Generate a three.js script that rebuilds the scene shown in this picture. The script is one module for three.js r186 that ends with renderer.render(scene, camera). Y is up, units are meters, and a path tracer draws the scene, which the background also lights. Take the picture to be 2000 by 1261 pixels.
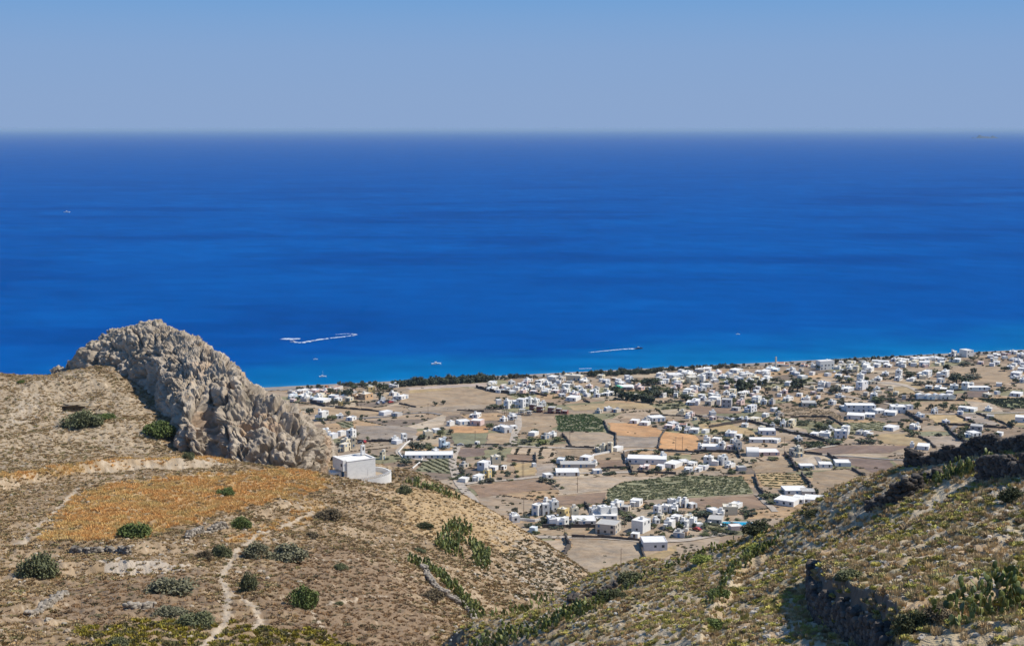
import * as THREE from 'three';
import { mergeGeometries, mergeVertices } from 'three/addons/utils/BufferGeometryUtils.js';
import { createNoise2D, createNoise3D } from 'simplex-noise';

// ---------------------------------------------------------------- camera, sky, sun, exposure
const CAM_H = 205, FOCAL = 2800, CX = 1000, CY = 630.5, LEVEL = 250;      // eye height in metres; lens in photo pixels
const PITCH = Math.atan((CY - LEVEL) / FOCAL);
const scene = new THREE.Scene();
const camera = new THREE.PerspectiveCamera(2 * Math.atan(CY / FOCAL) * 180 / Math.PI, 2000 / 1261, 1, 400000);
camera.position.set(0, CAM_H, 0);
camera.rotation.set(-PITCH, 0, 0);
const renderer = new THREE.WebGLRenderer({ antialias: true });
renderer.setSize(1024, 645);
renderer.toneMapping = THREE.LinearToneMapping;
renderer.toneMappingExposure = 1.32;
renderer.shadowMap.enabled = true;

{ // clear summer sky: pale lavender blue at the horizon, deeper blue overhead
  const W = 64, H = 512, d = new Float32Array(W * H * 4);
  const stops = [[0, 0.197, 0.29, 0.468], [1.2, 0.194, 0.29, 0.47], [3, 0.18, 0.288, 0.482], [4.2, 0.155, 0.281, 0.494], [5.4, 0.12, 0.268, 0.505], [14, 0.082, 0.205, 0.432], [40, 0.056, 0.144, 0.355], [90, 0.045, 0.118, 0.31]];
  for (let j = 0; j < H; j++) {
    const e = Math.max(0, ((j + .5) / H - .5) * 180);
    let k = 0; while (k < stops.length - 2 && stops[k + 1][0] < e) k++;
    const t = Math.min(1, Math.max(0, (e - stops[k][0]) / (stops[k + 1][0] - stops[k][0])));
    for (let i = 0; i < W; i++) {
      for (let c = 0; c < 3; c++) d[(j * W + i) * 4 + c] = stops[k][c + 1] * (1 - t) + stops[k + 1][c + 1] * t;
      d[(j * W + i) * 4 + 3] = 1;
    }
  }
  const t = new THREE.DataTexture(d, W, H, THREE.RGBAFormat, THREE.FloatType);
  t.mapping = THREE.EquirectangularReflectionMapping; t.magFilter = t.minFilter = THREE.LinearFilter; t.needsUpdate = true;
  scene.background = t; scene.environment = t;
}
const sun = new THREE.DirectionalLight(new THREE.Color().setRGB(1, .93, .82), 4.1);
const SUN = new THREE.Vector3(.63, .775, -.05).normalize();
sun.position.copy(SUN).multiplyScalar(3000).add(new THREE.Vector3(0, 0, -600));
sun.target.position.set(0, 0, -600); scene.add(sun.target);
sun.castShadow = true; sun.shadow.mapSize.set(4096, 4096);
Object.assign(sun.shadow.camera, { left: -900, right: 900, top: 900, bottom: -900, near: 100, far: 6000 });
scene.add(sun); sun.name = 'sun';
scene.fog = new THREE.FogExp2(new THREE.Color().setRGB(.52, .74, 1.0), 2.2e-5);

// ---------------------------------------------------------------- helpers
function rng32(a) { return () => { a |= 0; a = a + 0x6D2B79F5 | 0; let t = Math.imul(a ^ a >>> 15, 1 | a); t = t + Math.imul(t ^ t >>> 7, 61 | t) ^ t; return ((t ^ t >>> 14) >>> 0) / 4294967296; }; }
const rnd = rng32(20231), R = (a, b) => a + (b - a) * rnd();
const n2 = createNoise2D(rng32(5)), n2b = createNoise2D(rng32(77)), n3 = createNoise3D(rng32(9));
const fbm = (x, y, o = 4) => { let s = 0, a = .5, f = 1; for (let i = 0; i < o; i++) { s += a * n2(x * f + i * 17.3, y * f - i * 9.1); a *= .5; f *= 2.03; } return s; };
const fbm3 = (x, y, z, o = 4) => { let s = 0, a = .5, f = 1; for (let i = 0; i < o; i++) { s += a * n3(x * f + i * 7.7, y * f, z * f - i * 3.3); a *= .5; f *= 2.03; } return s; };
const clamp = (v, a = 0, b = 1) => v < a ? a : v > b ? b : v;
const smooth = (a, b, v) => { const t = clamp((v - a) / (b - a)); return t * t * (3 - 2 * t); };
const mix = (a, b, t) => a + (b - a) * t;
const mixc = (a, b, t) => [mix(a[0], b[0], t), mix(a[1], b[1], t), mix(a[2], b[2], t)];
const V = (x, y, z) => new THREE.Vector3(x, y, z);
const lin = (r, g, b) => new THREE.Color().setRGB(r, g, b);
const taken = {};
const numbered = (n) => { const k = taken[n] = (taken[n] ?? -1) + 1; return k ? n + '_' + String(k).padStart(3, '0') : n; };
function tag(o, label, category, group, kind) { o.userData.label = label; o.userData.category = category; if (group) o.userData.group = group; if (kind) o.userData.kind = kind; return o; }
function shade(o) { o.traverse((m) => { if (m.isMesh) { m.castShadow = true; m.receiveShadow = true; } }); return o; }
function top(name, o) { o.name = numbered(name); scene.add(o); return shade(o); }
function part(name, geo, mat, parent) { const m = new THREE.Mesh(geo, mat); m.name = name; m.castShadow = m.receiveShadow = true; parent.add(m); return m; }
const std = (c, rough = .9, extra = {}) => new THREE.MeshStandardMaterial({ color: c.isColor ? c : lin(...c), roughness: rough, ...extra });
const ord = ['first', 'second', 'third', 'fourth', 'fifth', 'sixth', 'seventh', 'eighth', 'ninth', 'tenth', 'eleventh', 'twelfth', 'thirteenth', 'fourteenth', 'fifteenth', 'sixteenth', 'seventeenth', 'eighteenth', 'nineteenth', 'twentieth', 'twenty-first', 'twenty-second', 'twenty-third', 'twenty-fourth', 'twenty-fifth', 'twenty-sixth', 'twenty-seventh', 'twenty-eighth', 'twenty-ninth', 'thirtieth', 'thirty-first', 'thirty-second', 'thirty-third', 'thirty-fourth', 'thirty-fifth', 'thirty-sixth', 'thirty-seventh', 'thirty-eighth', 'thirty-ninth', 'fortieth'];

// survey: the photograph's sight lines, used once to measure where things stand
const SP = Math.sin(PITCH), CP = Math.cos(PITCH);
const sight = (px, py) => { const u = (px - CX) / FOCAL, v = -(py - CY) / FOCAL; return V(u, v * CP - SP, -(CP + v * SP)); };
const atDepth = (px, py, depth) => { const r = sight(px, py); return r.multiplyScalar(depth / -r.z).add(V(0, CAM_H, 0)); };
const atLevel = (px, py, y) => { const r = sight(px, py); return r.multiplyScalar((y - CAM_H) / r.y).add(V(0, CAM_H, 0)); };

// coast line and the coastal plain behind it, a gently tilted plane
const COAST0 = atLevel(560, 757, 0), COAST1 = atLevel(2000, 685, 0);
const COASTD = COAST1.clone().sub(COAST0).setY(0).normalize(), INLAND = V(-COASTD.z, 0, COASTD.x);   // INLAND points towards the hills
const TILT = .012, BEACH_Y = 1.6;
const inland = (x, z) => (x - COAST0.x) * INLAND.x + (z - COAST0.z) * INLAND.z;
const plainY = (x, z) => BEACH_Y + TILT * inland(x, z);
function onPlain(px, py) {
  const r = sight(px, py), k = BEACH_Y - TILT * (COAST0.x * INLAND.x + COAST0.z * INLAND.z);
  const t = (k - CAM_H) / (r.y - TILT * (r.x * INLAND.x + r.z * INLAND.z));
  return V(r.x * t, CAM_H + r.y * t, r.z * t);
}
const metre = (p) => FOCAL / Math.hypot(p.x, p.y - CAM_H, p.z);      // photo pixels in a metre there

// thin plate spline through survey points
function spline(pts) {
  const n = pts.length, S = 100, N = n + 3, A = [];
  const U = (d2) => d2 < 1e-12 ? 0 : d2 * Math.log(d2);
  for (let i = 0; i < N; i++) A.push(new Float64Array(N + 1));
  for (let i = 0; i < n; i++) {
    const a = pts[i];
    for (let j = 0; j < n; j++) { const b = pts[j]; A[i][j] = U(((a.x - b.x) ** 2 + (a.z - b.z) ** 2) / S / S); }
    A[i][i] += .0006;
    A[i][n] = A[n][i] = 1; A[i][n + 1] = A[n + 1][i] = a.x / S; A[i][n + 2] = A[n + 2][i] = a.z / S; A[i][N] = a.y;
  }
  for (let c = 0; c < N; c++) {
    let p = c; for (let r = c + 1; r < N; r++) if (Math.abs(A[r][c]) > Math.abs(A[p][c])) p = r;
    [A[c], A[p]] = [A[p], A[c]];
    for (let r = c + 1; r < N; r++) { const f = A[r][c] / A[c][c]; if (f) for (let k = c; k <= N; k++) A[r][k] -= f * A[c][k]; }
  }
  const w = new Float64Array(N);
  for (let r = N - 1; r >= 0; r--) { let s = A[r][N]; for (let k = r + 1; k < N; k++) s -= A[r][k] * w[k]; w[r] = s / A[r][r]; }
  const X = pts.map((p) => p.x), Z = pts.map((p) => p.z);
  return (x, z) => { let s = w[n] + w[n + 1] * x / S + w[n + 2] * z / S; for (let i = 0; i < n; i++) { const d = ((x - X[i]) ** 2 + (z - Z[i]) ** 2) / S / S; if (d > 1e-12) s += w[i] * d * Math.log(d); } return s; };
}
const inPoly = (x, z, P) => { let c = false; for (let i = 0, j = P.length - 1; i < P.length; j = i++) { const a = P[i], b = P[j]; if ((a.z > z) !== (b.z > z) && x < (b.x - a.x) * (z - a.z) / (b.z - a.z) + a.x) c = !c; } return c; };
// distance to a polyline in plan; sign: + on the right hand when walking along it
function toLine(x, z, L) {
  let best = 1e9, side = 1, along = 0, run = 0, at = 0;
  for (let i = 0; i < L.length - 1; i++) {
    const a = L[i], b = L[i + 1], dx = b.x - a.x, dz = b.z - a.z, l2 = dx * dx + dz * dz, t = clamp(((x - a.x) * dx + (z - a.z) * dz) / l2);
    const ex = x - a.x - dx * t, ez = z - a.z - dz * t, d = ex * ex + ez * ez, l = Math.sqrt(l2);
    if (d < best) { best = d; side = dx * ez - dz * ex > 0 ? 1 : -1; at = run + l * t; }
    run += l;
  }
  return [Math.sqrt(best), side, at / run];
}
const box4 = (P, m) => { let a = 1e9, b = -1e9, c = 1e9, d = -1e9; for (const p of P) { a = Math.min(a, p.x); b = Math.max(b, p.x); c = Math.min(c, p.z); d = Math.max(d, p.z); } return [a - m, b + m, c - m, d + m]; };

// speckled tiling textures for earth, plaster and so on
function speckle(size, f, srgb = true) {
  const d = new Uint8Array(size * size * 4);
  for (let j = 0; j < size; j++) for (let i = 0; i < size; i++) { const c = f(i / size, j / size); for (let k = 0; k < 3; k++) d[(j * size + i) * 4 + k] = clamp(c[k]) * 255; d[(j * size + i) * 4 + 3] = 255; }
  const t = new THREE.DataTexture(d, size, size, THREE.RGBAFormat); t.wrapS = t.wrapT = THREE.RepeatWrapping; t.magFilter = THREE.LinearFilter; t.minFilter = THREE.LinearMipmapLinearFilter; t.generateMipmaps = true;
  if (srgb) t.colorSpace = THREE.SRGBColorSpace; t.needsUpdate = true; return t;
}
// noise on a torus so that tiles join
const tileN = (u, v, f, seed = 0) => { const a = u * 2 * Math.PI, b = v * 2 * Math.PI, r = f / (2 * Math.PI); return n3(Math.cos(a) * r + seed, Math.sin(a) * r + Math.cos(b) * r * 1.3, Math.sin(b) * r * 1.3 + seed * .37); };

// ---------------------------------------------------------------- sea
{
  const cols = 420, rows = 420, pos = [], col = [], idx = [];
  for (let j = 0; j <= rows; j++) for (let i = 0; i <= cols; i++) {
    const a = mix(-Math.PI * .5, Math.PI * .5, i / cols), aa = a < 0 ? -Math.pow(-a / 1.5708, 2.2) * 1.5708 : Math.pow(a / 1.5708, 2.2) * 1.5708;   // finer ahead
    const d = 500 * Math.pow(200000 / 500, j / rows), x = Math.sin(aa) * d, z = -Math.cos(aa) * d;
    pos.push(x, 0, z);
    const off = Math.max(0, -inland(x, z)), w = fbm(x / 900 + 4, z / 420, 5), w2 = fbm(x / 160, z / 60 + 9, 4), w3 = fbm(x / 2600 + 1, z / 1500, 3);
    const beds = 1 - .75 * smooth(1800, 6500, off), w4 = fbm(x / 55 + 3, z / 30, 3); let c = [.0001, .066, .272];
    c = mixc(c, [.0001, .038, .185], clamp(smooth(.05, .42, w + w3 * .35 + w2 * .12) * .5 * beds));       // darker drifts over weed beds and currents
    c = mixc(c, [.0004, .086, .325], smooth(.1, .5, -w + w2 * .25) * .45 * beds);
    const shal = clamp(1 - off / (190 + 70 * n2(x / 260, z / 200)));                                // shallows over pale sand
    c = mixc(c, [.0006, .15, .33], smooth(.0, 1, shal + w2 * .18) * .62);
    c = mixc(c, [.03, .22, .40], smooth(.9, 1, clamp(1 - off / 160)) * .6);
    const g = 1 + w2 * .14 + w4 * .12 * beds; col.push(c[0] * g, c[1] * g, c[2] * g);
  }
  for (let j = 0; j < rows; j++) for (let i = 0; i < cols; i++) { const a = j * (cols + 1) + i, b = a + cols + 1; idx.push(a, a + 1, b, a + 1, b + 1, b); }
  const g = new THREE.BufferGeometry(); g.setAttribute('position', new THREE.Float32BufferAttribute(pos, 3)); g.setAttribute('color', new THREE.Float32BufferAttribute(col, 3)); g.setIndex(idx); g.computeVertexNormals();
  const m = new THREE.MeshPhysicalMaterial({ vertexColors: true, roughness: .55, specularIntensity: 0, ior: 1.33 });
  tag(top('sea', new THREE.Mesh(g, m)), 'deep blue open sea reaching to the hazy horizon', 'sea', null, 'structure');
}

// ---------------------------------------------------------------- coastal plain, fields, roads
const soilTex = speckle(1024, (u, v) => {
  const g = .90 + .08 * tileN(u, v, 6, 1) + .07 * tileN(u, v, 24, 2) + .06 * tileN(u, v, 90, 3) + .05 * (rnd() - .5);
  const t = .02 * tileN(u, v, 14, 5); return [g + t, g, g - t * 1.5];
});
const soil = (c, rough = 1) => std(c, rough, { map: soilTex });
{
  const cols = 60, rows = 70, pos = [], uv = [], idx = [];
  for (let j = 0; j <= rows; j++) for (let i = 0; i <= cols; i++) {
    const s = j < 4 ? [-40, -14, 0, 14][j] : mix(14, 1800, (j - 3) / (rows - 3)), a = mix(-1600, 2200, i / cols);
    const x = COAST0.x + COASTD.x * a + INLAND.x * s, z = COAST0.z + COASTD.z * a + INLAND.z * s;
    pos.push(x, s < 14 ? mix(-3, BEACH_Y + TILT * 14, (s + 40) / 54) : BEACH_Y + TILT * s, z); uv.push(x / 160, z / 160);
  }
  for (let j = 0; j < rows; j++) for (let i = 0; i < cols; i++) { const a = j * (cols + 1) + i, b = a + cols + 1; idx.push(a, b, a + 1, a + 1, b, b + 1); }
  const g = new THREE.BufferGeometry(); g.setAttribute('position', new THREE.Float32BufferAttribute(pos, 3)); g.setAttribute('uv', new THREE.Float32BufferAttribute(uv, 2)); g.setIndex(idx); g.computeVertexNormals();
  tag(top('coastal_plain', new THREE.Mesh(g, soil([.375, .29, .20]))), 'dry earth of the flat coastal plain between hills and sea', 'ground', null, 'structure');
}
// a sheet of ground on the plain from a list of survey points, edges slightly uneven
function sheet(pts, lift, subdivide = 6) {
  const P = pts.map((q) => onPlain(q[0], q[1])), out = [];
  for (let i = 0; i < P.length; i++) { const a = P[i], b = P[(i + 1) % P.length]; for (let k = 0; k < subdivide; k++) { const t = k / subdivide, x = mix(a.x, b.x, t), z = mix(a.z, b.z, t), w = k ? 1.3 : 0; out.push(new THREE.Vector2(x + w * n2(x / 14, z / 14), z + w * n2(x / 14 + 50, z / 14))); } }
  const g = new THREE.ShapeGeometry(new THREE.Shape(out)), p = g.attributes.position, uv = g.attributes.uv;
  for (let i = 0; i < p.count; i++) { const x = p.getX(i), z = p.getY(i); p.setXYZ(i, x, plainY(x, z) + lift, z); uv.setXY(i, x / 130, z / 130); }
  const ix = g.index.array; for (let i = 0; i < ix.length; i += 3) { const t = ix[i]; ix[i] = ix[i + 2]; ix[i + 2] = t; } g.computeVertexNormals(); if (g.attributes.normal.getY(0) < 0) { for (let i = 0; i < ix.length; i += 3) { const t = ix[i]; ix[i] = ix[i + 2]; ix[i + 2] = t; } g.computeVertexNormals(); }
  return [g, P];
}
const FC = { tan: [.378, .278, .175], grey: [.352, .278, .198], lav: [.352, .289, .226], orange: [.525, .300, .141], gold: [.441, .327, .175], pale: [.483, .398, .299], pink: [.525, .425, .350], brown: [.289, .196, .130], plough: [.215, .153, .119], green: [.179, .191, .096], olive: [.247, .240, .141], beige: [.452, .354, .249] };
const FW = { tan: 'dry tan field', grey: 'grey-brown fallow field', lav: 'pale mauve-grey ploughed field', orange: 'orange stubble field', gold: 'golden dry grass field', pale: 'pale bare earth field', pink: 'pinkish bare sandy strip', brown: 'brown dry field', plough: 'dark purple-brown ploughed field', green: 'green crop field', olive: 'olive green vineyard ground', beige: 'light beige bare field' };
const FMAT = {}; for (const k in FC) FMAT[k] = [soil(FC[k]), soil(FC[k].map((v) => v * .9)), soil(FC[k].map((v, i) => v * [1.08, 1.06, 1.02][i]))];
const FIELDS = [
  ['tan', 'below the beach tree belt', [[770, 772], [800, 762], [900, 756], [985, 766], [1010, 783], [960, 790], [880, 795], [790, 795]]],
  ['pink', 'in front of the beach trees', [[792, 757], [952, 747], [955, 754], [880, 757], [800, 762]]],
  ['gold', 'along the sandy strip', [[797, 762.5], [880, 757.5], [886, 761], [802, 768]]],
  ['grey', 'behind the two round trees', [[795, 796], [960, 790.5], [1000, 797], [985, 806], [880, 804], [800, 803]]],
  ['lav', 'with pale plough lines beside the rocky hill', [[694, 832], [784, 831], [815, 838], [814, 850], [806, 860], [700, 861]]],
  ['pale', 'left of the winding track', [[786, 837], [862, 811], [872, 813], [866, 829], [830, 837]]],
  ['orange', 'under the small white chapel with dome', [[880, 833], [950, 832], [953, 845], [880, 846]]],
  ['olive', 'just below the orange strip', [[880, 847], [951, 847], [948, 868], [886, 868]]],
  ['tan', 'left of the white track', [[954, 846], [1001, 846], [995, 868], [951, 868]]],
  ['tan', 'right of the white track', [[1014, 813], [1084, 813], [1088, 828], [1078, 840], [1058, 845], [1015, 843]]],
  ['olive', 'under rows of green plants', [[1086, 812], [1150, 808], [1180, 822], [1178, 843], [1090, 843]]],
  ['grey', 'below the green plot', [[1102, 846], [1178, 844], [1200, 852], [1201, 872], [1116, 872], [1107, 857]]],
  ['orange', 'bounded by a dark bent wall', [[1187, 826], [1230, 826], [1284, 836], [1294, 842], [1289, 853], [1240, 853], [1207, 850], [1194, 843]]],
  ['lav', 'below the large orange stubble', [[1206, 851], [1240, 854], [1288, 854], [1285, 874], [1206, 873]]],
  ['orange', 'right of the orange field wall', [[1299, 843], [1358, 850], [1369, 866], [1361, 881], [1289, 876], [1291, 853]]],
  ['tan', 'below the cream domed villa', [[1162, 886], [1217, 885], [1220, 897], [1164, 898]]],
  ['brown', 'left of the long white hotel', [[1165, 899], [1221, 898], [1230, 913], [1171, 913]]],
  ['brown', 'right of the road fork', [[918, 949], [1000, 940], [1062, 940], [1082, 955], [1000, 963], [936, 972]]],
  ['beige', 'wide across the middle below the track', [[1068, 938], [1195, 931], [1300, 932], [1215, 941], [1186, 957], [1090, 968], [1088, 955]]],
  ['brown', 'above the cream houses', [[1042, 979], [1090, 970], [1184, 962], [1184, 984], [1100, 986], [1046, 989]]],
  ['olive', 'of prickly plants above the hamlet', [[1187, 957], [1217, 942], [1320, 929], [1450, 931], [1472, 964], [1340, 972], [1187, 981]]],
  ['brown', 'right above the pool house', [[1342, 974], [1478, 968], [1505, 988], [1470, 992], [1352, 987]]],
  ['tan', 'right of the bent hedge wall', [[1466, 905], [1530, 893], [1545, 905], [1556, 922], [1475, 924]]],
  ['gold', 'with a pale green band', [[1476, 926], [1556, 924], [1576, 946], [1560, 958], [1494, 950]]],
  ['pale', 'walled beside the cream vault house', [[1548, 894], [1598, 890], [1612, 907], [1562, 911]]],
  ['tan', 'largest at the right, next to the dark slope', [[1584, 922], [1655, 917], [1706, 945], [1688, 968], [1604, 970], [1588, 946]]],
  ['plough', 'curving below the lilac villa', [[1582, 878], [1640, 869], [1778, 871], [1740, 884], [1620, 888]]],
  ['plough', 'between the two pale lanes', [[1622, 891], [1740, 899], [1744, 916], [1718, 928], [1688, 914], [1642, 903]]],
  ['gold', 'under the striped vineyard', [[1711, 849], [1770, 846], [1800, 860], [1822, 872], [1762, 870], [1722, 865]]],
  ['lav', 'left of the farm sheds', [[1799, 853], [1858, 851], [1886, 863], [1880, 875], [1832, 873]]],
  ['olive', 'narrow above the mauve plot', [[1796, 843], [1852, 842], [1859, 850], [1800, 851.5]]],
  ['beige', 'upper plot near the white bungalow', [[1800, 832], [1838, 830], [1850, 841], [1800, 841]]],
  ['gold', 'above the farm lane', [[1808, 810], [1868, 811], [1896, 826], [1830, 826]]],
  ['lav', 'sloping strip right of the gold plot', [[1874, 811], [1904, 808], [1958, 831], [1902, 829]]],
  ['gold', 'at the right edge under the lane', [[1922, 810], [2040, 808], [2040, 832], [1965, 831]]],
  ['tan', 'dotted with small round trees', [[1778, 785], [1880, 783], [1898, 801], [1796, 802]]],
  ['beige', 'right of the small round trees', [[1888, 783], [1938, 787], [1962, 804], [1905, 803]]],
  ['plough', 'behind the blue vaulted houses', [[1884, 764], [1932, 764], [1945, 774], [1890, 776]]],
  ['green', 'of dark shrubs at the right edge', [[1912, 779], [2040, 777], [2040, 798], [1962, 797]]],
  ['tan', 'big and open behind the tall dark tree', [[1858, 719], [1945, 716], [1985, 734], [1965, 748], [1898, 748], [1872, 733]]],
  ['gold', 'below the row of white villas', [[1748, 745], [1790, 748], [1810, 764], [1742, 772]]],
  ['pale', 'triangular beside the villas', [[1692, 745], [1740, 745], [1782, 752], [1745, 756]]],
  ['tan', 'speckled with young plants', [[1512, 799], [1560, 796], [1618, 800], [1646, 814], [1638, 829], [1548, 814]]],
  ['brown', 'under the lilac cottages', [[1346, 791], [1432, 799], [1450, 807], [1352, 808]]],
  ['gold', 'bounded by the long diagonal wall', [[1366, 829], [1404, 824], [1466, 840], [1484, 851], [1442, 848], [1372, 839]]],
  ['tan', 'right of the grey flat barn', [[1486, 852], [1532, 850], [1572, 859], [1490, 863]]],
  ['gold', 'long and curving past the red brick shells', [[1104, 792], [1200, 787], [1262, 788], [1292, 799], [1190, 798], [1122, 803]]],
  ['grey', 'big flat and dusty above the ravine', [[1118, 1053], [1246, 1057], [1256, 1098], [1240, 1134], [1120, 1140], [1096, 1110], [1104, 1088], [1116, 1068]]],
  ['beige', 'corner left of the zigzag wall', [[1040, 1056], [1102, 1055], [1108, 1068], [1096, 1090], [1076, 1096]]],
  ['gold', 'small right of the box house', [[1262, 1086], [1324, 1064], [1320, 1080], [1270, 1100]]],
  ['tan', 'narrow in front of the grey house', [[1052, 1035], [1160, 1035], [1164, 1046], [1052, 1045]]],
  ['olive', 'of vine rows behind the chapel', [[830, 897], [888, 895], [886, 926], [812, 920]]],
  ['olive', 'striped at the foot of the rock', [[656, 824], [690, 824], [690, 836], [672, 836]]],
  ['beige', 'with short parallel plant rows', [[1000, 875], [1086, 876], [1080, 892], [1000, 888]]],
  ['olive', 'of bright vine stripes', [[1652, 826], [1730, 825], [1726, 842], [1682, 841]]],
  ['green', 'wedge of dark vines by the lane', [[1574, 863], [1606, 862], [1614, 872], [1580, 875]]],
  ['tan', 'stretching left of the car park', [[600, 798], [700, 793], [780, 801], [788, 811], [684, 811], [604, 808]]],
  ['plough', 'beside the left lane', [[896, 876], [950, 875], [944, 890], [892, 895]]],
  ['brown', 'below the short plant rows', [[990, 887], [1044, 887], [1048, 902], [990, 902]]],
  ['gold', 'right of the cream ruin', [[1002, 904], [1048, 904], [1046, 928], [1012, 930]]],
  ['lav', 'with a few stones in the middle', [[1050, 906], [1084, 906], [1080, 924], [1048, 930]]],
  ['tan', 'right of the parallel rows', [[1090, 876], [1160, 878], [1150, 893], [1086, 892]]],
  ['tan', 'between the far white cottages', [[1115, 747], [1170, 748], [1190, 755], [1130, 757]]],
  ['lav', 'below the palm hotel', [[900, 800], [965, 798], [978, 806], [905, 803.5]]],
  ['olive', 'hedged by tall dark trees', [[1204, 766], [1262, 763], [1290, 772], [1215, 775]]],
  ['beige', 'behind the long low hotel', [[1600, 740], [1690, 742], [1680, 748], [1610, 747]]],
];
const fieldPoly = {};
FIELDS.forEach(([k, where, pts], i) => {
  const [g, P] = sheet(pts, .12 + (i % 5) * .02);
  fieldPoly[i] = P;
  tag(top('field', new THREE.Mesh(g, FMAT[k][i % 3])), FW[k] + ' ' + where, 'field', null, 'structure');
});
// the patchwork of small nameless plots between the larger fields, and the hedges on their borders
const plotEdges = [];
{
  const pos = [], col = [], uv = [], r = rng32(404), tone = [[.34, .245, .155], [.31, .235, .16], [.38, .285, .19], [.26, .19, .125], [.24, .22, .12], [.42, .335, .23], [.21, .195, .105], [.28, .20, .13], [.40, .27, .15], [.19, .145, .105]];
  const corner = (i, j) => { const s = 26 + j * 23 + 7 * n2(i * .9 + 4, j * .8), a = -240 + i * 34 + 10 * n2(i * .8, j * .9 + 20) + (j % 2) * 9, x = COAST0.x + COASTD.x * a + INLAND.x * s, z = COAST0.z + COASTD.z * a + INLAND.z * s; return V(x, plainY(x, z) + .05, z); };
  for (let j = 0; j < 28; j++) for (let i = 0; i < 34; i++) {
    const q = [corner(i, j), corner(i + 1, j), corner(i + 1, j + 1), corner(i, j + 1)], t = tone[Math.floor(r() * tone.length)], k = 1.0 + r() * .2; if (r() < .12) continue;
    for (const n of [0, 3, 2, 0, 2, 1]) { pos.push(q[n].x, q[n].y, q[n].z); uv.push(q[n].x / 110, q[n].z / 110); col.push(t[0] * k, t[1] * k, t[2] * k); }
    if (r() < .34) plotEdges.push([q[0], q[1]]); if (r() < .30) plotEdges.push([q[1], q[2]]);
  }
  const g = new THREE.BufferGeometry(); g.setAttribute('position', new THREE.Float32BufferAttribute(pos, 3)); g.setAttribute('color', new THREE.Float32BufferAttribute(col, 3)); g.setAttribute('uv', new THREE.Float32BufferAttribute(uv, 2)); g.computeVertexNormals();
  if (g.attributes.normal.getY(0) < 0) { const p = g.attributes.position.array, c = g.attributes.uv.array; for (let n = 0; n < p.length; n += 9) for (let m = 0; m < 3; m++) { const v = p[n + m]; p[n + m] = p[n + 6 + m]; p[n + 6 + m] = v; } for (let n = 0; n < c.length; n += 6) for (let m = 0; m < 2; m++) { const v = c[n + m]; c[n + m] = c[n + 4 + m]; c[n + 4 + m] = v; } g.computeVertexNormals(); }
  tag(top('small_plots', new THREE.Mesh(g, std([1, 1, 1], 1, { map: soilTex, vertexColors: true }))), 'patchwork of small bare and weedy plots across the coastal plain', 'ground', null, 'structure');
}
function ribbon(pts, w, lift, f = onPlain, y = plainY, wob = .5) {
  const P = pts.map((q) => f(q[0], q[1])), c = new THREE.CatmullRomCurve3(P, false, 'centripetal'), n = Math.max(8, Math.ceil(c.getLength() / 4)), pos = [], uv = [], idx = [];
  for (let i = 0; i <= n; i++) {
    const p = c.getPoint(i / n), t = c.getTangent(i / n), s = V(-t.z, 0, t.x).normalize();
    for (const k of [-1, 0, 1]) { const h = w / 2 + wob * n2(i * .37, k * 9), x = p.x + s.x * k * h, z = p.z + s.z * k * h; pos.push(x, y(x, z) + lift, z); uv.push(x / 40, z / 40); }
    if (i < n) for (const k of [0, 1]) { const a = i * 3 + k; idx.push(a, a + 3, a + 1, a + 1, a + 3, a + 4); }
  }
  const g = new THREE.BufferGeometry(); g.setAttribute('position', new THREE.Float32BufferAttribute(pos, 3)); g.setAttribute('uv', new THREE.Float32BufferAttribute(uv, 2)); g.setIndex(idx); g.computeVertexNormals(); return g;
}
const roadM = soil([.46, .395, .32]), asphM = soil([.26, .235, .215]);
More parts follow.
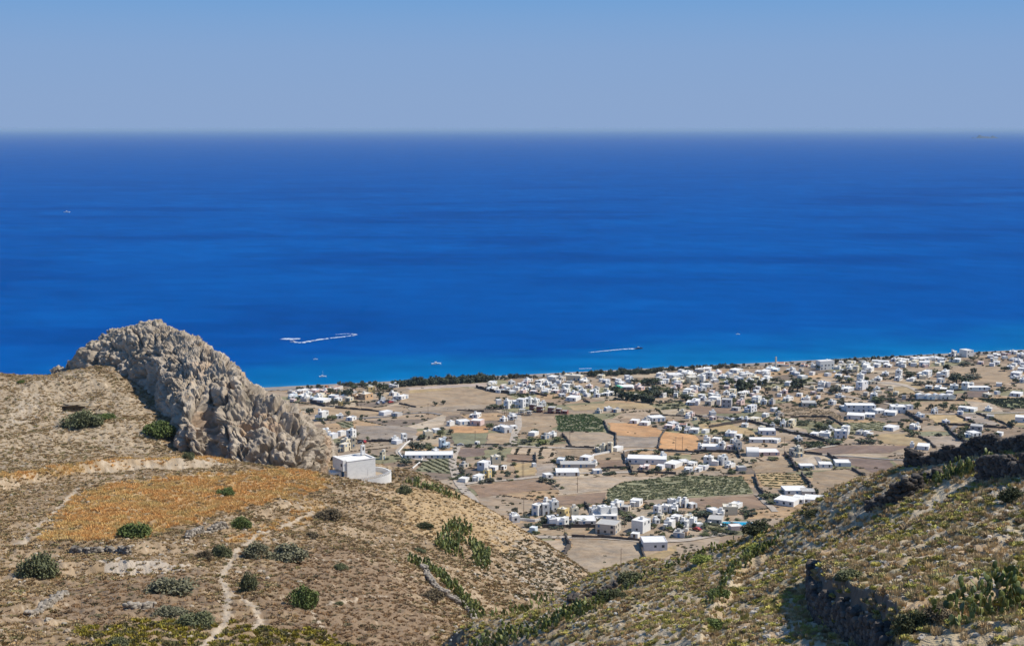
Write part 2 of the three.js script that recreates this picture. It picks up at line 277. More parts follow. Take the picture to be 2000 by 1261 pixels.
[[[[1008, 806], [1012, 818], [1012, 832], [1005, 848], [1001, 870]], 5, 'pale dirt track climbing straight between two tan fields'],
[[[896, 868], [887, 886], [884, 908], [890, 930], [897, 945], [916, 968], [935, 990]], 5, 'pale lane winding down beside the white chapel hill'],
[[[898, 949], [930, 942], [1000, 937], [1060, 930], [1085, 925], [1170, 924], [1262, 921]], 4.5, 'pale dirt road forking right across the fields'],
[[[812, 852], [795, 866], [777, 882], [790, 892], [808, 896], [836, 900]], 4, 'grey lane curling round the long white terrace'],
[[[1640, 869], [1605, 851], [1570, 846], [1530, 838], [1480, 824], [1442, 817], [1400, 814], [1330, 812]], 5, 'long diagonal lane beside a dark wall'],
[[[1790, 809], [1870, 808.5], [1940, 807], [2060, 805]], 3.5, 'thin white farm lane under the small round trees'],
[[[1046, 1049], [1110, 1050], [1180, 1051], [1260, 1057], [1330, 1056], [1420, 1042]], 4.5, 'grey lane along the wall of the big dusty field'],
[[[1575, 886], [1620, 890], [1680, 893], [1745, 898], [1810, 899]], 3, 'thin pale path between the dark ploughed fields'],
[[[880, 872], [940, 871], [1002, 871], [1060, 874], [1166, 876]], 4, 'grey lane crossing below the orange strip'],
[[[1500, 747], [1600, 748], [1690, 746], [1760, 752], [1800, 768], [1812, 780]], 5, 'far lane passing under the white villas'],
[[[690, 818], [740, 815], [800, 808], [835, 806], [860, 810]], 4, 'pale curved track by the car park'],
[[[1640, 868], [1618, 873], [1590, 876], [1570, 880]], 3, 'light verge track along the ploughed slope'],
[[[1212, 884], [1225, 880], [1250, 878], [1290, 880], [1360, 886]], 4, 'white driveway from the domed villa to the hotel'],
[[[1596, 893], [1600, 900], [1605, 907], [1616, 913]], 3, 'curved drive inside the walled pale field'],
[[[1560, 752], [1640, 772], [1740, 790], [1770, 802]], 4, 'grey lane through the scattered houses at right'],
[[[1480, 966], [1500, 985], [1515, 1000]], 4, 'short lane beside the industrial roofs'],
[[[1868, 832], [1861, 838], [1862, 846], [1874, 850]], 3, 'pale horseshoe drive at the farm sheds'],
[[[1370, 838], [1352, 833], [1300, 836]], 3, 'short white lane by the stubble field'],
].forEach(([p, w, l], i) => tag(top('road', new THREE.Mesh(ribbon(p, w, .3 + i * .006), i % 3 === 1 && i > 2 ? asphM : roadM)), l, 'road', null, 'structure'));
// beach
tag(top('beach', new THREE.Mesh(ribbon([[450, 763], [560, 758.5], [900, 741], [1250, 723.5], [1600, 706], [2040, 684.5], [2200, 677]], 16, .35, onPlain, (x, z) => { const s = inland(x, z); return s < 14 ? mix(-3, BEACH_Y + TILT * 14, (s + 40) / 54) : plainY(x, z); }, 3), soil([.30, .265, .235]))), 'narrow grey sand beach along the sea edge', 'beach', null, 'structure');

// ---------------------------------------------------------------- hills
const earthBump = speckle(512, (u, v) => { const g = .5 + .22 * tileN(u, v, 20, 4) + .2 * tileN(u, v, 60, 6) + .2 * (rnd() - .5); return [g, g, g]; }, false);
const survey = (l) => l.map(([px, py, d]) => atDepth(px, py, d));
const edgeL = survey([[770, 912, 334], [850, 945, 325], [900, 967, 320], [960, 1000, 311], [1020, 1037, 301], [1080, 1075, 291], [1130, 1112, 281], [1165, 1140, 274]]);
const ptsL = [...survey([
  [-250, 1261, 116], [-100, 1261, 120], [100, 1261, 125], [400, 1261, 130], [700, 1261, 142], [880, 1261, 152], [400, 1500, 92], [0, 1500, 88], [800, 1450, 112],
  [-100, 1150, 160], [100, 1150, 165], [450, 1150, 166], [700, 1160, 176], [880, 1200, 186],
  [-100, 1060, 198], [100, 1050, 205], [350, 1060, 207], [520, 1060, 216], [700, 1070, 226], [830, 1130, 212],
  [50, 1000, 235], [300, 980, 250], [500, 990, 252], [640, 1000, 262], [-120, 1000, 230],
  [50, 940, 268], [300, 920, 288], [500, 922, 297], [620, 926, 306], [-100, 940, 262],
  [0, 905, 292], [200, 895, 308], [430, 897, 314],
  [0, 860, 318], [200, 868, 326], [330, 890, 320], [0, 800, 352], [150, 800, 355], [300, 840, 338], [-120, 850, 315], [-150, 790, 350],
  [-220, 722, 395], [-100, 722, 396], [0, 730, 393], [60, 739, 396], [130, 727, 398], [200, 713, 396], [250, 748, 384], [320, 792, 366],
  [400, 880, 338], [500, 905, 328], [560, 915, 326], [640, 905, 336],
  [650, 928, 326], [700, 932, 324], [756, 930, 326],
  [800, 962, 305], [880, 1000, 291], [960, 1040, 286], [1030, 1080, 277], [1090, 1112, 270], [800, 1050, 256], [900, 1070, 257], [1000, 1120, 252], [1080, 1160, 246],
  [950, 1200, 210], [1050, 1200, 228], [1150, 1200, 238], [1000, 1261, 190]]), ...edgeL,
  ...edgeL.map((p) => V(p.x + 22, p.y - 32, p.z - 34)), ...edgeL.filter((_, i) => i % 2).map((p) => V(p.x + 70, Math.max(4, p.y - 95), p.z - 85)),
  V(75, 70, -235), V(95, 40, -300), V(60, 105, -190), V(40, 125, -160), V(120, 20, -240),
  V(-170, 112, -450), V(-90, 112, -450), V(-30, 60, -450), V(-220, 112, -450), V(-160, 40, -560), V(-60, 5, -560), V(0, 5, -480), V(-260, 40, -560), V(-90, 50, -510), V(-200, 50, -520), V(-300, 140, -380)];
const rawL = spline(ptsL);
// earth banks between old terraces; right hand side of each line is the lower one
const findOn = (h, px, py, lo, hi, back) => { const r = sight(px, py); let prev = lo; for (let d = lo; d < hi; d += 1.5) { const k = d / -r.z, x = r.x * k, y = CAM_H + r.y * k, z = r.z * k; if (h(x, z) > y) { let a = prev, b = d; for (let i = 0; i < 12; i++) { const m = (a + b) / 2, q = m / -r.z; if (h(r.x * q, r.z * q) > CAM_H + r.y * q) b = m; else a = m; } const q = b / -r.z; return V(r.x * q, h(r.x * q, r.z * q), r.z * q); } prev = d; } const k = back / -r.z; return V(r.x * k, h(r.x * k, r.z * k), r.z * k); };
const LL = (l) => l.map(([x, y]) => findOn(rawL, x, y, 95, 460, 400));
const banks = [
  [LL([[-60, 958], [60, 935], [150, 916], [250, 908], [350, 906], [440, 905]]), 2.2, 5],
  [LL([[330, 1040], [450, 1030], [520, 1000], [600, 985], [680, 975]]), 1.3, 4],
  [LL([[60, 1070], [150, 1072], [260, 1075], [330, 1068]]), 1.2, 4],
  [LL([[100, 1110], [200, 1105], [300, 1108], [370, 1112]]), 1.4, 4],
  [LL([[-20, 1200], [60, 1190], [150, 1165]]), 1.0, 3.5],
  [LL([[640, 1030], [720, 1040], [790, 1060]]), .8, 4],
  [LL([[40, 760], [150, 752], [215, 760]]), 1.5, 5],
].map(([L, h, w]) => ({ L, h, w, b: box4(L, 28) }));
const rockRidge = survey([[96, 723, 406], [124, 708, 404], [154, 688, 404], [186, 658, 406], [212, 642, 407], [245, 631, 407], [275, 628, 405], [310, 632, 402], [345, 646, 393], [375, 661, 383], [400, 676, 374], [425, 692, 365], [446, 708, 356], [458, 722, 352], [480, 739, 347], [510, 758, 343], [545, 780, 339], [580, 808, 335], [605, 832, 332], [625, 855, 332], [648, 892, 335]]);
const rockBase = survey([[102, 731, 402], [135, 727, 400], [165, 719, 398], [195, 712, 396], [215, 724, 392], [240, 738, 388], [262, 748, 384], [285, 757, 380], [300, 772, 371], [306, 795, 361], [322, 818, 351], [336, 845, 341], [342, 882, 329], [385, 898, 325], [420, 906, 322], [455, 913, 320], [495, 919, 318], [530, 923, 318], [565, 925, 318], [605, 922, 322], [640, 910, 331]]);
const rockFoot = [...rockBase.map((p) => V(p.x + 1.2, 0, p.z - 2.5)), ...rockRidge.slice().reverse()];
const CHAPEL = findOn(rawL, 706, 932, 95, 460, 390), CAVES = [[139, 794, 3.0, 3.0], [190, 808, 1.6, 2.4]].map(([px, py, w, h]) => ({ c: findOn(rawL, px, py, 95, 460, 390), w, h }));
function groundL(x, z) {
  let y = rawL(x, z);
  if (inPoly(x, z, rockFoot)) y -= 5;                                                                          // under the outcrop
  y -= 2.9 * smooth(14, 8.5, Math.hypot(x - CHAPEL.x, z - CHAPEL.z + 2));                    // the spur falls away round the chapel terrace
  for (const { c, w, h } of CAVES) { const u = (x - c.x) / w, v = (z - c.z) / 4; if (Math.abs(u) < 1.6 && Math.abs(v) < 1.6) y -= h * smooth(1.25, .8, Math.abs(u)) * smooth(-1.05, -.95, v) * smooth(1.5, .2, v); }
  for (const { L, h, w, b } of banks) if (x > b[0] && x < b[1] && z > b[2] && z < b[3]) { const [d, s, t] = toLine(x, z, L); const e = smooth(0, .12, t) * smooth(1, .88, t); y += -s * h * .5 * e * smooth(0, w * .35, d) * Math.exp(-d / 9); }
  return y + .55 * fbm(x / 13, z / 13, 3) + .22 * n2(x / 2.6, z / 2.6) + .13 * n2b(x / 1.1, z / 1.1);
}
const onL = (px, py) => findOn(groundL, px, py, 95, 460, 390);

const edgeR = survey([[850, 1275, 138], [960, 1246, 146], [1040, 1220, 155], [1110, 1190, 164], [1165, 1166, 169], [1220, 1138, 169], [1330, 1088, 165], [1480, 1038, 155], [1590, 999, 145], [1700, 960, 132], [1775, 922, 125], [1900, 888, 118], [2000, 872, 112], [2150, 836, 106]]);
const ptsR = [...survey([
  [1000, 1261, 120], [1200, 1261, 101], [1400, 1261, 86], [1600, 1261, 73], [1750, 1261, 65], [1900, 1261, 60], [2100, 1261, 55], [2300, 1261, 50],
  [1080, 1232, 140], [1150, 1205, 146], [1250, 1165, 137], [1400, 1108, 128], [1350, 1200, 107], [1500, 1180, 93], [1450, 1074, 140], [1600, 1050, 117], [1600, 1120, 96],
  [1750, 1000, 109], [1750, 1100, 86], [1750, 1180, 75], [1900, 950, 105], [1900, 1050, 86], [1900, 1150, 71], [2050, 920, 98], [2050, 1000, 85], [2050, 1100, 73], [2050, 1200, 62], [2250, 1000, 80], [2250, 1120, 64],
  [1500, 1600, 55], [2000, 1600, 40], [1000, 1500, 92], [2300, 1500, 40]]), ...edgeR,
  ...edgeR.map((p) => V(p.x - 7, p.y - 13, p.z - 22)), ...edgeR.filter((_, i) => i % 2).map((p) => V(p.x - 20, p.y - 55, p.z - 75)), ...edgeR.filter((_, i) => i % 3 === 0).map((p) => V(p.x - 20, p.y - 125, p.z - 170)),
  V(-25, 120, -110), V(-20, 112, -140), V(-30, 135, -80)];
const rawR = spline(ptsR);
const RR = (l) => l.map(([x, y]) => findOn(rawR, x, y, 38, 190, 165));
const stepsR = [
  [RR([[1588, 1108], [1592, 1140], [1612, 1172], [1660, 1196], [1712, 1216], [1742, 1262], [1740, 1330]]), 2.9],
  [RR([[1370, 1262], [1400, 1190], [1450, 1110], [1530, 1058]]), .9],
  [RR([[1850, 1262], [1890, 1222], [1950, 1190], [2020, 1165], [2100, 1140]]), 1.1],
].map(([L, h]) => ({ L, h, b: box4(L, 16) }));
function groundR(x, z) {
  let y = rawR(x, z);
  for (const { L, h, b } of stepsR) if (x > b[0] && x < b[1] && z > b[2] && z < b[3]) { const [d, s, t] = toLine(x, z, L); const e = smooth(0, .1, t) * (h > 2 ? 1 : smooth(1, .9, t)); y += -s * h * .5 * e * smooth(0, .45, d) * Math.exp(-d / 5); }
  return y + .3 * fbm(x / 7, z / 7, 3) + .12 * n2(x / 1.3, z / 1.3) + .055 * n2b(x / .5, z / .5);
}
const onR = (px, py) => findOn(groundR, px, py, 38, 190, 160);

// the two caves: thin overhanging brows of earth above hollows cut into the slope
CAVES.forEach(({ c: p, w }, i) => {
  const g = new THREE.SphereGeometry(1, 48, 20), q = g.attributes.position; for (let k = 0; k < q.count; k++) { const v = V(q.getX(k), q.getY(k), q.getZ(k)), s = 1 + .3 * fbm3(v.x * 1.6 + i * 9, v.y * 1.6, v.z * 1.6, 3); q.setXYZ(k, v.x * s * w * 1.3, v.y * s * .55 - .25 * v.x * v.x, v.z * s * 3.0); } g.computeVertexNormals();
  const m = new THREE.Mesh(g, std([.37, .295, .195], 1, { bumpMap: earthBump, bumpScale: .2 })); m.position.set(p.x, rawL(p.x, p.z - 4.8) - .55, p.z - 4.6); m.rotation.x = -.05;
  tag(top('cave_brow', m), ['wide earth brow over the dark cave mouth on the hillside', 'small earth brow over the second hollow right of the cave'][i], 'rock');
});

// regions on the left hill, measured once
const G = { // all in plan
  gold: LL([[70, 1062], [120, 1000], [185, 948], [300, 933], [520, 918], [600, 918], [645, 938], [610, 962], [530, 985], [430, 1012], [340, 1030], [240, 1058], [150, 1068]]),
  gold2: LL([[440, 1052], [520, 1030], [600, 985], [620, 975], [600, 1000], [540, 1030], [470, 1058]]),
  strip: LL([[-60, 944], [60, 926], [180, 908], [330, 897], [450, 896], [450, 904], [300, 906], [160, 916], [60, 934], [-60, 954]]),
  goldR: LL([[770, 950], [850, 960], [1000, 1010], [1060, 1060], [1000, 1080], [900, 1050], [860, 1060], [800, 1040], [760, 990]]),
  brown: LL([[520, 1090], [640, 1060], [760, 1100], [830, 1140], [900, 1230], [880, 1275], [560, 1275], [500, 1180]]),
  brown2: LL([[60, 1190], [150, 1130], [400, 1120], [430, 1180], [400, 1205], [200, 1215], [80, 1215]]),
  yellow: LL([[170, 1230], [300, 1212], [480, 1222], [640, 1240], [720, 1262], [700, 1290], [150, 1290]]),
  scree: LL([[900, 972], [1000, 1030], [1100, 1095], [1160, 1140], [1130, 1180], [1050, 1180], [1000, 1150], [1010, 1080], [960, 1020]]),
  upper: LL([[-80, 738], [60, 740], [130, 728], [215, 716], [300, 780], [330, 880], [200, 893], [60, 915], [-80, 935]]),
  bank: LL([[150, 916], [200, 907], [300, 900], [430, 898], [442, 906], [300, 913], [190, 922]]),
  scar: LL([[20, 800], [45, 770], [65, 760], [70, 790], [45, 825], [15, 840]]),
  pale: LL([[170, 1096], [240, 1092], [370, 1108], [360, 1118], [230, 1112]]),
};
const GB = {}; for (const k in G) GB[k] = box4(G[k], 6);
const within = (k, x, z, soft = 2.5) => { const b = GB[k]; if (x < b[0] || x > b[1] || z < b[2] || z > b[3]) return 0; return inPoly(x + soft * n2(x / 5, z / 5), z + soft * n2(x / 5 + 40, z / 5), G[k]) ? 1 : 0; };
const paths = [
  [LL([[48, 1062], [52, 1045], [100, 1005], [122, 985], [150, 955], [180, 944], [270, 938], [400, 930], [490, 922]]), .9],
  [LL([[395, 1262], [440, 1220], [444, 1160], [432, 1130], [440, 1110], [470, 1070], [500, 1045], [560, 1022], [610, 998]]), 1.1],
  [LL([[-40, 1068], [20, 1062], [50, 1058]]), 1.0],
  [LL([[440, 1150], [490, 1180], [510, 1210], [495, 1235]]), .8],
  [LL([[600, 1085], [640, 1095], [700, 1090]]), .5],
  [LL([[640, 1250], [600, 1180], [690, 1175], [760, 1160]]), .4],
].map(([L, w]) => ({ L, w, b: box4(L, 6) }));
const scrubL = (x, z) => smooth(-.12, .28, fbm(x / 16 + 3, z / 16, 4));       // where dwarf scrub grows thick
function colorL(x, z, slope) {
  let c = mixc([.265, .187, .108], [.365, .27, .168], smooth(-.3, .4, fbm(x / 22, z / 22, 3)));
  c = mixc(c, [.235, .165, .09], scrubL(x, z) * .5);                                             // dry litter between the scrub
  const g = fbm(x / 3, z / 3, 3);
  if (within('upper', x, z, 8)) c = mixc(c, [.40, .33, .23], .5 + .5 * g);
  if (within('brown', x, z, 7) || within('brown2', x, z, 7)) c = mixc(c, [.215, .145, .085], .75 + .3 * g);
  if (within('gold', x, z, 3) || within('gold2', x, z, 3) || within('strip', x, z, 1.5)) c = mixc(c, [.40, .25, .10], .6 + .7 * g);
  if (within('goldR', x, z, 7)) c = mixc(c, [.43, .30, .15], .65 + .4 * g);
  if (within('bank', x, z, 1.5) || within('scar', x, z, 3)) c = mixc(c, [.46, .385, .285], .5 + .7 * g);
  if (within('pale', x, z, 1)) c = mixc(c, [.50, .43, .34], .8);
  if (within('scree', x, z, 9)) c = mixc(c, [.40, .325, .23], .6 + .4 * g);
  c = mixc(c, [.48, .40, .295], smooth(.75, 1.15, slope + .12 * g) * .7);                          // bare marl on the cut banks
  for (const { L, w, b } of paths) if (x > b[0] && x < b[1] && z > b[2] && z < b[3]) { const d = toLine(x, z, L)[0] + .35 * n2(x / 1.5, z / 1.5); c = mixc(c, [.47, .385, .28], smooth(w * .62, w * .2, d) * .9); }
  const k = 1 + .16 * g + .10 * n2b(x / .9, z / .9); return [c[0] * k, c[1] * k, c[2] * k];
}
const scrubR = (x, z) => smooth(-.25, .25, fbm(x / 8 + 13, z / 8, 4));
function colorR(x, z, slope) {
  let c = mixc([.40, .31, .19], [.48, .39, .26], smooth(-.3, .4, fbm(x / 9 + 2, z / 9, 3)));
  c = mixc(c, [.31, .265, .13], scrubR(x, z) * .45);
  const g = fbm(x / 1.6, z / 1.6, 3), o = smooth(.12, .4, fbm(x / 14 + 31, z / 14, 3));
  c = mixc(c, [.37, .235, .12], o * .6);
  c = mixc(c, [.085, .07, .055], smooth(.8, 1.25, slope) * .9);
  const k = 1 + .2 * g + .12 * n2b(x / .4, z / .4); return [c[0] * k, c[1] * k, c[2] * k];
}
// a sheet of land, finer near the viewing side where more of it shows
function land(name, label, ground, color, px0, px1, d0, d1, cols, rows, gamma) {
  const pos = [], col = [], uv = [], idx = [], H = new Float32Array((cols + 1) * (rows + 1)), X = [], Z = [];
  for (let j = 0; j <= rows; j++) { const d = d0 + (d1 - d0) * Math.pow(j / rows, gamma); for (let i = 0; i <= cols; i++) { const u = (mix(px0, px1, i / cols) - CX) / FOCAL, k = j * (cols + 1) + i; X[k] = u * d; Z[k] = -d; H[k] = ground(X[k], Z[k]); } }
  for (let j = 0; j <= rows; j++) for (let i = 0; i <= cols; i++) {
    const k = j * (cols + 1) + i, i0 = Math.max(0, i - 1), i1 = Math.min(cols, i + 1), j0 = Math.max(0, j - 1), j1 = Math.min(rows, j + 1), a = j * (cols + 1) + i0, b = j * (cols + 1) + i1, e = j0 * (cols + 1) + i, f = j1 * (cols + 1) + i;
    const sx = (H[b] - H[a]) / (X[b] - X[a]), sz = (H[f] - H[e]) / Math.hypot(X[f] - X[e], Z[f] - Z[e]);
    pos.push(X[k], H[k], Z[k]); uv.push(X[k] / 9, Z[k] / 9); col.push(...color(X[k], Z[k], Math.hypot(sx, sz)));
    if (i < cols && j < rows) { const q = k + cols + 1; idx.push(k, k + 1, q, k + 1, q + 1, q); }
  }
  const g = new THREE.BufferGeometry(); g.setAttribute('position', new THREE.Float32BufferAttribute(pos, 3)); g.setAttribute('color', new THREE.Float32BufferAttribute(col, 3)); g.setAttribute('uv', new THREE.Float32BufferAttribute(uv, 2)); g.setIndex(idx); g.computeVertexNormals();
  return tag(top(name, new THREE.Mesh(g, std([1, 1, 1], 1, { vertexColors: true, bumpMap: earthBump, bumpScale: .12 }))), label, 'hill', null, 'structure');
}
land('terraced_hill', 'dry terraced hillside with golden grass and scrub at left', groundL, colorL, -260, 1420, 96, 620, 760, 520, 1.25);
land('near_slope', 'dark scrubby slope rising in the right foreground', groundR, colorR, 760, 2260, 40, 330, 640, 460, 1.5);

// ---------------------------------------------------------------- limestone outcrop
{
  const lerpLine = (l, t) => { const k = t * (l.length - 1), i = Math.min(l.length - 2, Math.floor(k)), f = k - i; return l[i].clone().lerp(l[i + 1], f); };
  const cols = 400, rows = 210, pos = [], idx = [], P = [];
  const cr = new THREE.CatmullRomCurve3(rockRidge, false, 'centripetal'), cb = new THREE.CatmullRomCurve3(rockBase, false, 'centripetal');
  for (let j = 0; j <= rows; j++) for (let i = 0; i <= cols; i++) {
    const u = clamp((i + (i && i < cols ? (rnd() - .5) * .8 : 0)) / cols), t = Math.max(0, (j + (j && j < rows ? (rnd() - .5) * .8 : 0)) / rows) * 1.55, r = cr.getPoint(u), b = cb.getPoint(u); b.y -= 1.6;
    let p;
    if (t <= 1) { // cliff face first, then rounding on to the crest
      const low = smooth(.45, .6, u), bulge = mix(.62, .5, low), hx = Math.pow(t, mix(1.5, 1.3, low)), hy = 1 - Math.pow(1 - t, mix(1.6, 1.4, low));
      p = V(mix(b.x, r.x, hx), mix(b.y, r.y, hy), mix(b.z, r.z, hx));
      // the lower buttress in front, right of the cave foot
      const but = Math.exp(-(((u - .57) / .08) ** 2)) * Math.exp(-(((t - .28) / .2) ** 2)); p.z += but * 4; p.y += but * 2.5;
      const gul = Math.exp(-(((u - (.70 - t * .12)) / .02) ** 2)) * smooth(.0, .2, t) * smooth(.75, .5, t); p.z -= gul * 5; p.y -= gul * 1.5;
    } else { const s = (t - 1) / .55; p = V(r.x + 4 * s, r.y - 62 * s * s - 3 * s, r.z - 46 * s); }
    P.push(p);
  }
  const at = (i, j) => P[j * (cols + 1) + i], out = [];
  const ridged = (x, y, z) => 1 - Math.abs(n3(x, y, z)) * 2;
  for (let j = 0; j <= rows; j++) for (let i = 0; i <= cols; i++) {
    const p = at(i, j), a = at(Math.min(cols, i + 6), j).clone().sub(at(Math.max(0, i - 6), j)), b = at(i, Math.min(rows, j + 6)).clone().sub(at(i, Math.max(0, j - 6))), n = a.cross(b).normalize();
    const e = smooth(0, .03, i / cols) * smooth(1, .97, i / cols);
    const warp = 3 * fbm3(p.x / 14, p.y / 14, p.z / 14, 2);
    const lowR = smooth(.5, .62, i / cols);
    // coordinates along and across the dipping beds
    const w1 = fbm3(p.x / 20, p.y / 20, p.z / 20, 3), w2 = fbm3(p.x / 5 + 7, p.y / 5, p.z / 5, 3), s1 = p.x * .8 - p.y * .6, s2 = (p.x * .6 + p.y * .8);
    const ax = s1 / 2.2 + w1 * 4, ay = s2 + w1 * 5, az = p.z + w2 * 1.2;
    let big = 0, am = 1.05, wl = 15; for (let o = 0; o < 3; o++) { big += am * n3((p.x + w1 * 5) / wl / (o ? 1.25 : 1) + o * 3.1, (p.y + p.x * .3) / wl, (p.z + w2 * 1.5) / wl - o * 5.7); am *= .56; wl *= .46; }
    const step = .7, q = big / step, qf = Math.floor(q); big = mix(big, step * (qf + smooth(.25, .7, q - qf)), .6);                // fractured into blocks and ledges
    big += (.30 * n3(p.x / 1.7, p.y / 1.5, p.z / 1.7 + 8)) + .12 * n3(p.x / 1.05, p.y / .95, p.z / 1.05 + 3);
    let crag = 0; am = 1.7; wl = 12; for (let o = 0; o < 2; o++) { const v = n3((p.x + w1 * 7 + p.y * .4) / wl + 50 + o, p.y / wl / 1.7, az / wl + o * 9); crag -= am * Math.pow(1 - Math.abs(v), 9); am *= .6; wl *= .47; }         // cracks along the beds
    const upright = -2.6 * lowR * Math.pow(clamp(1 - Math.abs(n3((p.x + w1 * 6 + w2 * 2) / 8, p.y / 60, p.z / 22)) * 1.2), 4);                       // upright clefts in the lower cliff
    const hole = -1.8 * smooth(.5, .75, n3(p.x / 4.5 + 50, p.y / 4.5, p.z / 4.5)) * mix(.35, 1, lowR);
    const flute = crag - .1, flute2 = upright, bed = hole, fine = 0;
    const jag = .22 * n3(p.x * .9, p.y * .9, p.z * .9); out.push(p.clone().addScaledVector(n, jag * e + (big + flute + flute2 + bed + fine) * mix(.15, 1, e)));
  }
  const col = [];
  for (let j = 0; j <= rows; j++) for (let i = 0; i <= cols; i++) {
    const p = out[j * (cols + 1) + i], g = fbm3(p.x / 9, p.y / 9, p.z / 9, 3), h = n3(p.x / 2.2, p.y / 2.2, p.z / 2.2);
    let c = mixc([.30, .248, .185], [.40, .338, .26], smooth(-.35, .4, g));
    c = mixc(c, [.43, .275, .155], smooth(.15, .45, fbm3(p.x / 11 + 20, p.y / 11, p.z / 11, 3)) * smooth(.35, .7, i / cols) * .6);   // iron stains on the lower cliff
    c = mixc(c, [.23, .215, .165], smooth(.25, .6, fbm3(p.x / 5 - 9, p.y / 7, p.z / 5, 3)) * .55);                              // grey lichen, also standing in for shadow patches put into the colour
    c = mixc(c, [.20, .165, .09], smooth(.35, .6, fbm3(p.x / 4 - 30, p.y / 4, p.z / 4, 3)) * .6);                               // dry moss and weeds
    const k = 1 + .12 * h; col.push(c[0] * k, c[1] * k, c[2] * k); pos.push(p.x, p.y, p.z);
    if (i < cols && j < rows) { const a = j * (cols + 1) + i, q = a + cols + 1; idx.push(a, a + 1, q, a + 1, q + 1, q); }
  }
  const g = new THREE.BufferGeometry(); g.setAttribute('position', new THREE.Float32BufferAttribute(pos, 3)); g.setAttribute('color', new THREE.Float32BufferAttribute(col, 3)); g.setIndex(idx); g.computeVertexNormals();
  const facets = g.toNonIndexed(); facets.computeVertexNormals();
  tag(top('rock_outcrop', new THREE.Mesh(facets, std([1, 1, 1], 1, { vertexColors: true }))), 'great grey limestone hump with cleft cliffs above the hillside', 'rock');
}

// ---------------------------------------------------------------- plant shapes
function soup(tris, colors) { // triangles as a flat list of Vector3, optional colour per vertex
  const g = new THREE.BufferGeometry(), p = new Float32Array(tris.length * 3); tris.forEach((v, i) => { p[i * 3] = v.x; p[i * 3 + 1] = v.y; p[i * 3 + 2] = v.z; });
  g.setAttribute('position', new THREE.BufferAttribute(p, 3)); if (colors) g.setAttribute('color', new THREE.Float32BufferAttribute(colors, 3)); g.computeVertexNormals(); return g;
}
const dirOf = (r) => { const a = r() * 6.2832, z = r() * 2 - 1, s = Math.sqrt(1 - z * z); return V(s * Math.cos(a), z, s * Math.sin(a)); };
function leafQuad(t, c, n, up, w, h) { const s = n.clone().cross(up).normalize().multiplyScalar(w / 2), u = s.clone().cross(n).normalize().multiplyScalar(h / 2); const a = c.clone().sub(s).sub(u), b = c.clone().add(s).sub(u), d = c.clone().add(s).add(u), e = c.clone().sub(s).add(u); t.push(a, b, d, a, d, e); }
// a dwarf shrub or grass tuft, about 1 wide and 0.7 high
function tuftGeo(seed, n, grassy) {
  const r = rng32(seed), t = [];
  for (let i = 0; i < n; i++) {
    const a = r() * 6.2832, rad = Math.sqrt(r()) * (grassy ? .3 : .42), x = Math.cos(a) * rad, z = Math.sin(a) * rad, lean = grassy ? .35 : .75, h = (grassy ? .6 : .34) * (1 - rad * .7) * (.7 + r() * .6);
    const b = V(x, 0, z), tip = V(x + Math.cos(a) * lean * h * (r() + .2), h + (grassy ? .15 : .22) * r(), z + Math.sin(a) * lean * h * (r() + .2)), w = grassy ? .035 + r() * .03 : .07 + r() * .09, c = r() * 6.28, s = V(Math.cos(c) * w, 0, Math.sin(c) * w);
    if (grassy) t.push(b.clone().sub(s), b.clone().add(s), tip);
    else { const m = b.clone().lerp(tip, .55); t.push(b.clone(), m.clone().sub(s), m.clone().add(s), m.clone().sub(s), tip, m.clone().add(s)); }
  }
  return soup(t);
}
// leafy mound, unit ellipsoid resting on the ground
function bushGeo(seed, n, leaf, clumps = 9, upright = false) {
  const r = rng32(seed), t = [], cs = [];
  for (let k = 0; k < clumps; k++) { const d = dirOf(r); cs.push([V(d.x * .58, Math.abs(d.y) * .55 + .2, d.z * .58), .26 + r() * .22]); }
  for (let i = 0; i < n; i++) {
    const [c, q] = cs[i % clumps], d = dirOf(r), p = c.clone().addScaledVector(d, q * Math.pow(r(), .4)); if (p.y < .01) p.y = r() * .15;
    leafQuad(t, p, dirOf(r), upright ? V((r() - .5) * .6, 1, (r() - .5) * .6) : dirOf(r), leaf * (.6 + r() * .8), leaf * (upright ? 1.8 : 1) * (.6 + r() * .8));
  }
  return soup(t);
}
const leafMat = (c) => new THREE.MeshPhysicalMaterial({ color: lin(...c), roughness: .85, transmission: 0, specularIntensity: .3 });
const stuffMat = std([1, 1, 1], 1);
function scatter(name, label, category, geos, mat, spots) { // spots: [x,y,z,width,height,[r,g,b]] ; one uncountable carpet per shape
  const per = geos.map(() => []); spots.forEach((s, i) => per[i % geos.length].push(s));
  const holder = new THREE.Group();
  geos.forEach((g, k) => {
    const im = new THREE.InstancedMesh(g, mat, per[k].length), m = new THREE.Matrix4(), q = new THREE.Quaternion(), c = new THREE.Color(), Y = V(0, 1, 0);
    per[k].forEach((s, i) => { q.setFromAxisAngle(Y, (i * 2.399) % 6.283); m.compose(V(s[0], s[1], s[2]), q, V(s[3], s[4], s[3])); im.setMatrixAt(i, m); im.setColorAt(i, c.setRGB(...s[5])); });
    tag(top(name, im), label + ['', ', second mix', ', third mix'][k], category, label, 'stuff');
  });
}
const vary = (c, a = .25) => { const k = 1 - a + rnd() * 2 * a, w = (rnd() - .5) * .12; return [c[0] * k * (1 + w), c[1] * k, c[2] * k * (1 - w)]; };
const tuftA = [tuftGeo(1, 34), tuftGeo(2, 34), tuftGeo(3, 30)], grassA = [tuftGeo(11, 26, true), tuftGeo(12, 30, true)];
const tuftN = [tuftGeo(21, 90), tuftGeo(22, 90), tuftGeo(23, 80)], grassN = [tuftGeo(31, 60, true), tuftGeo(32, 50, true)];

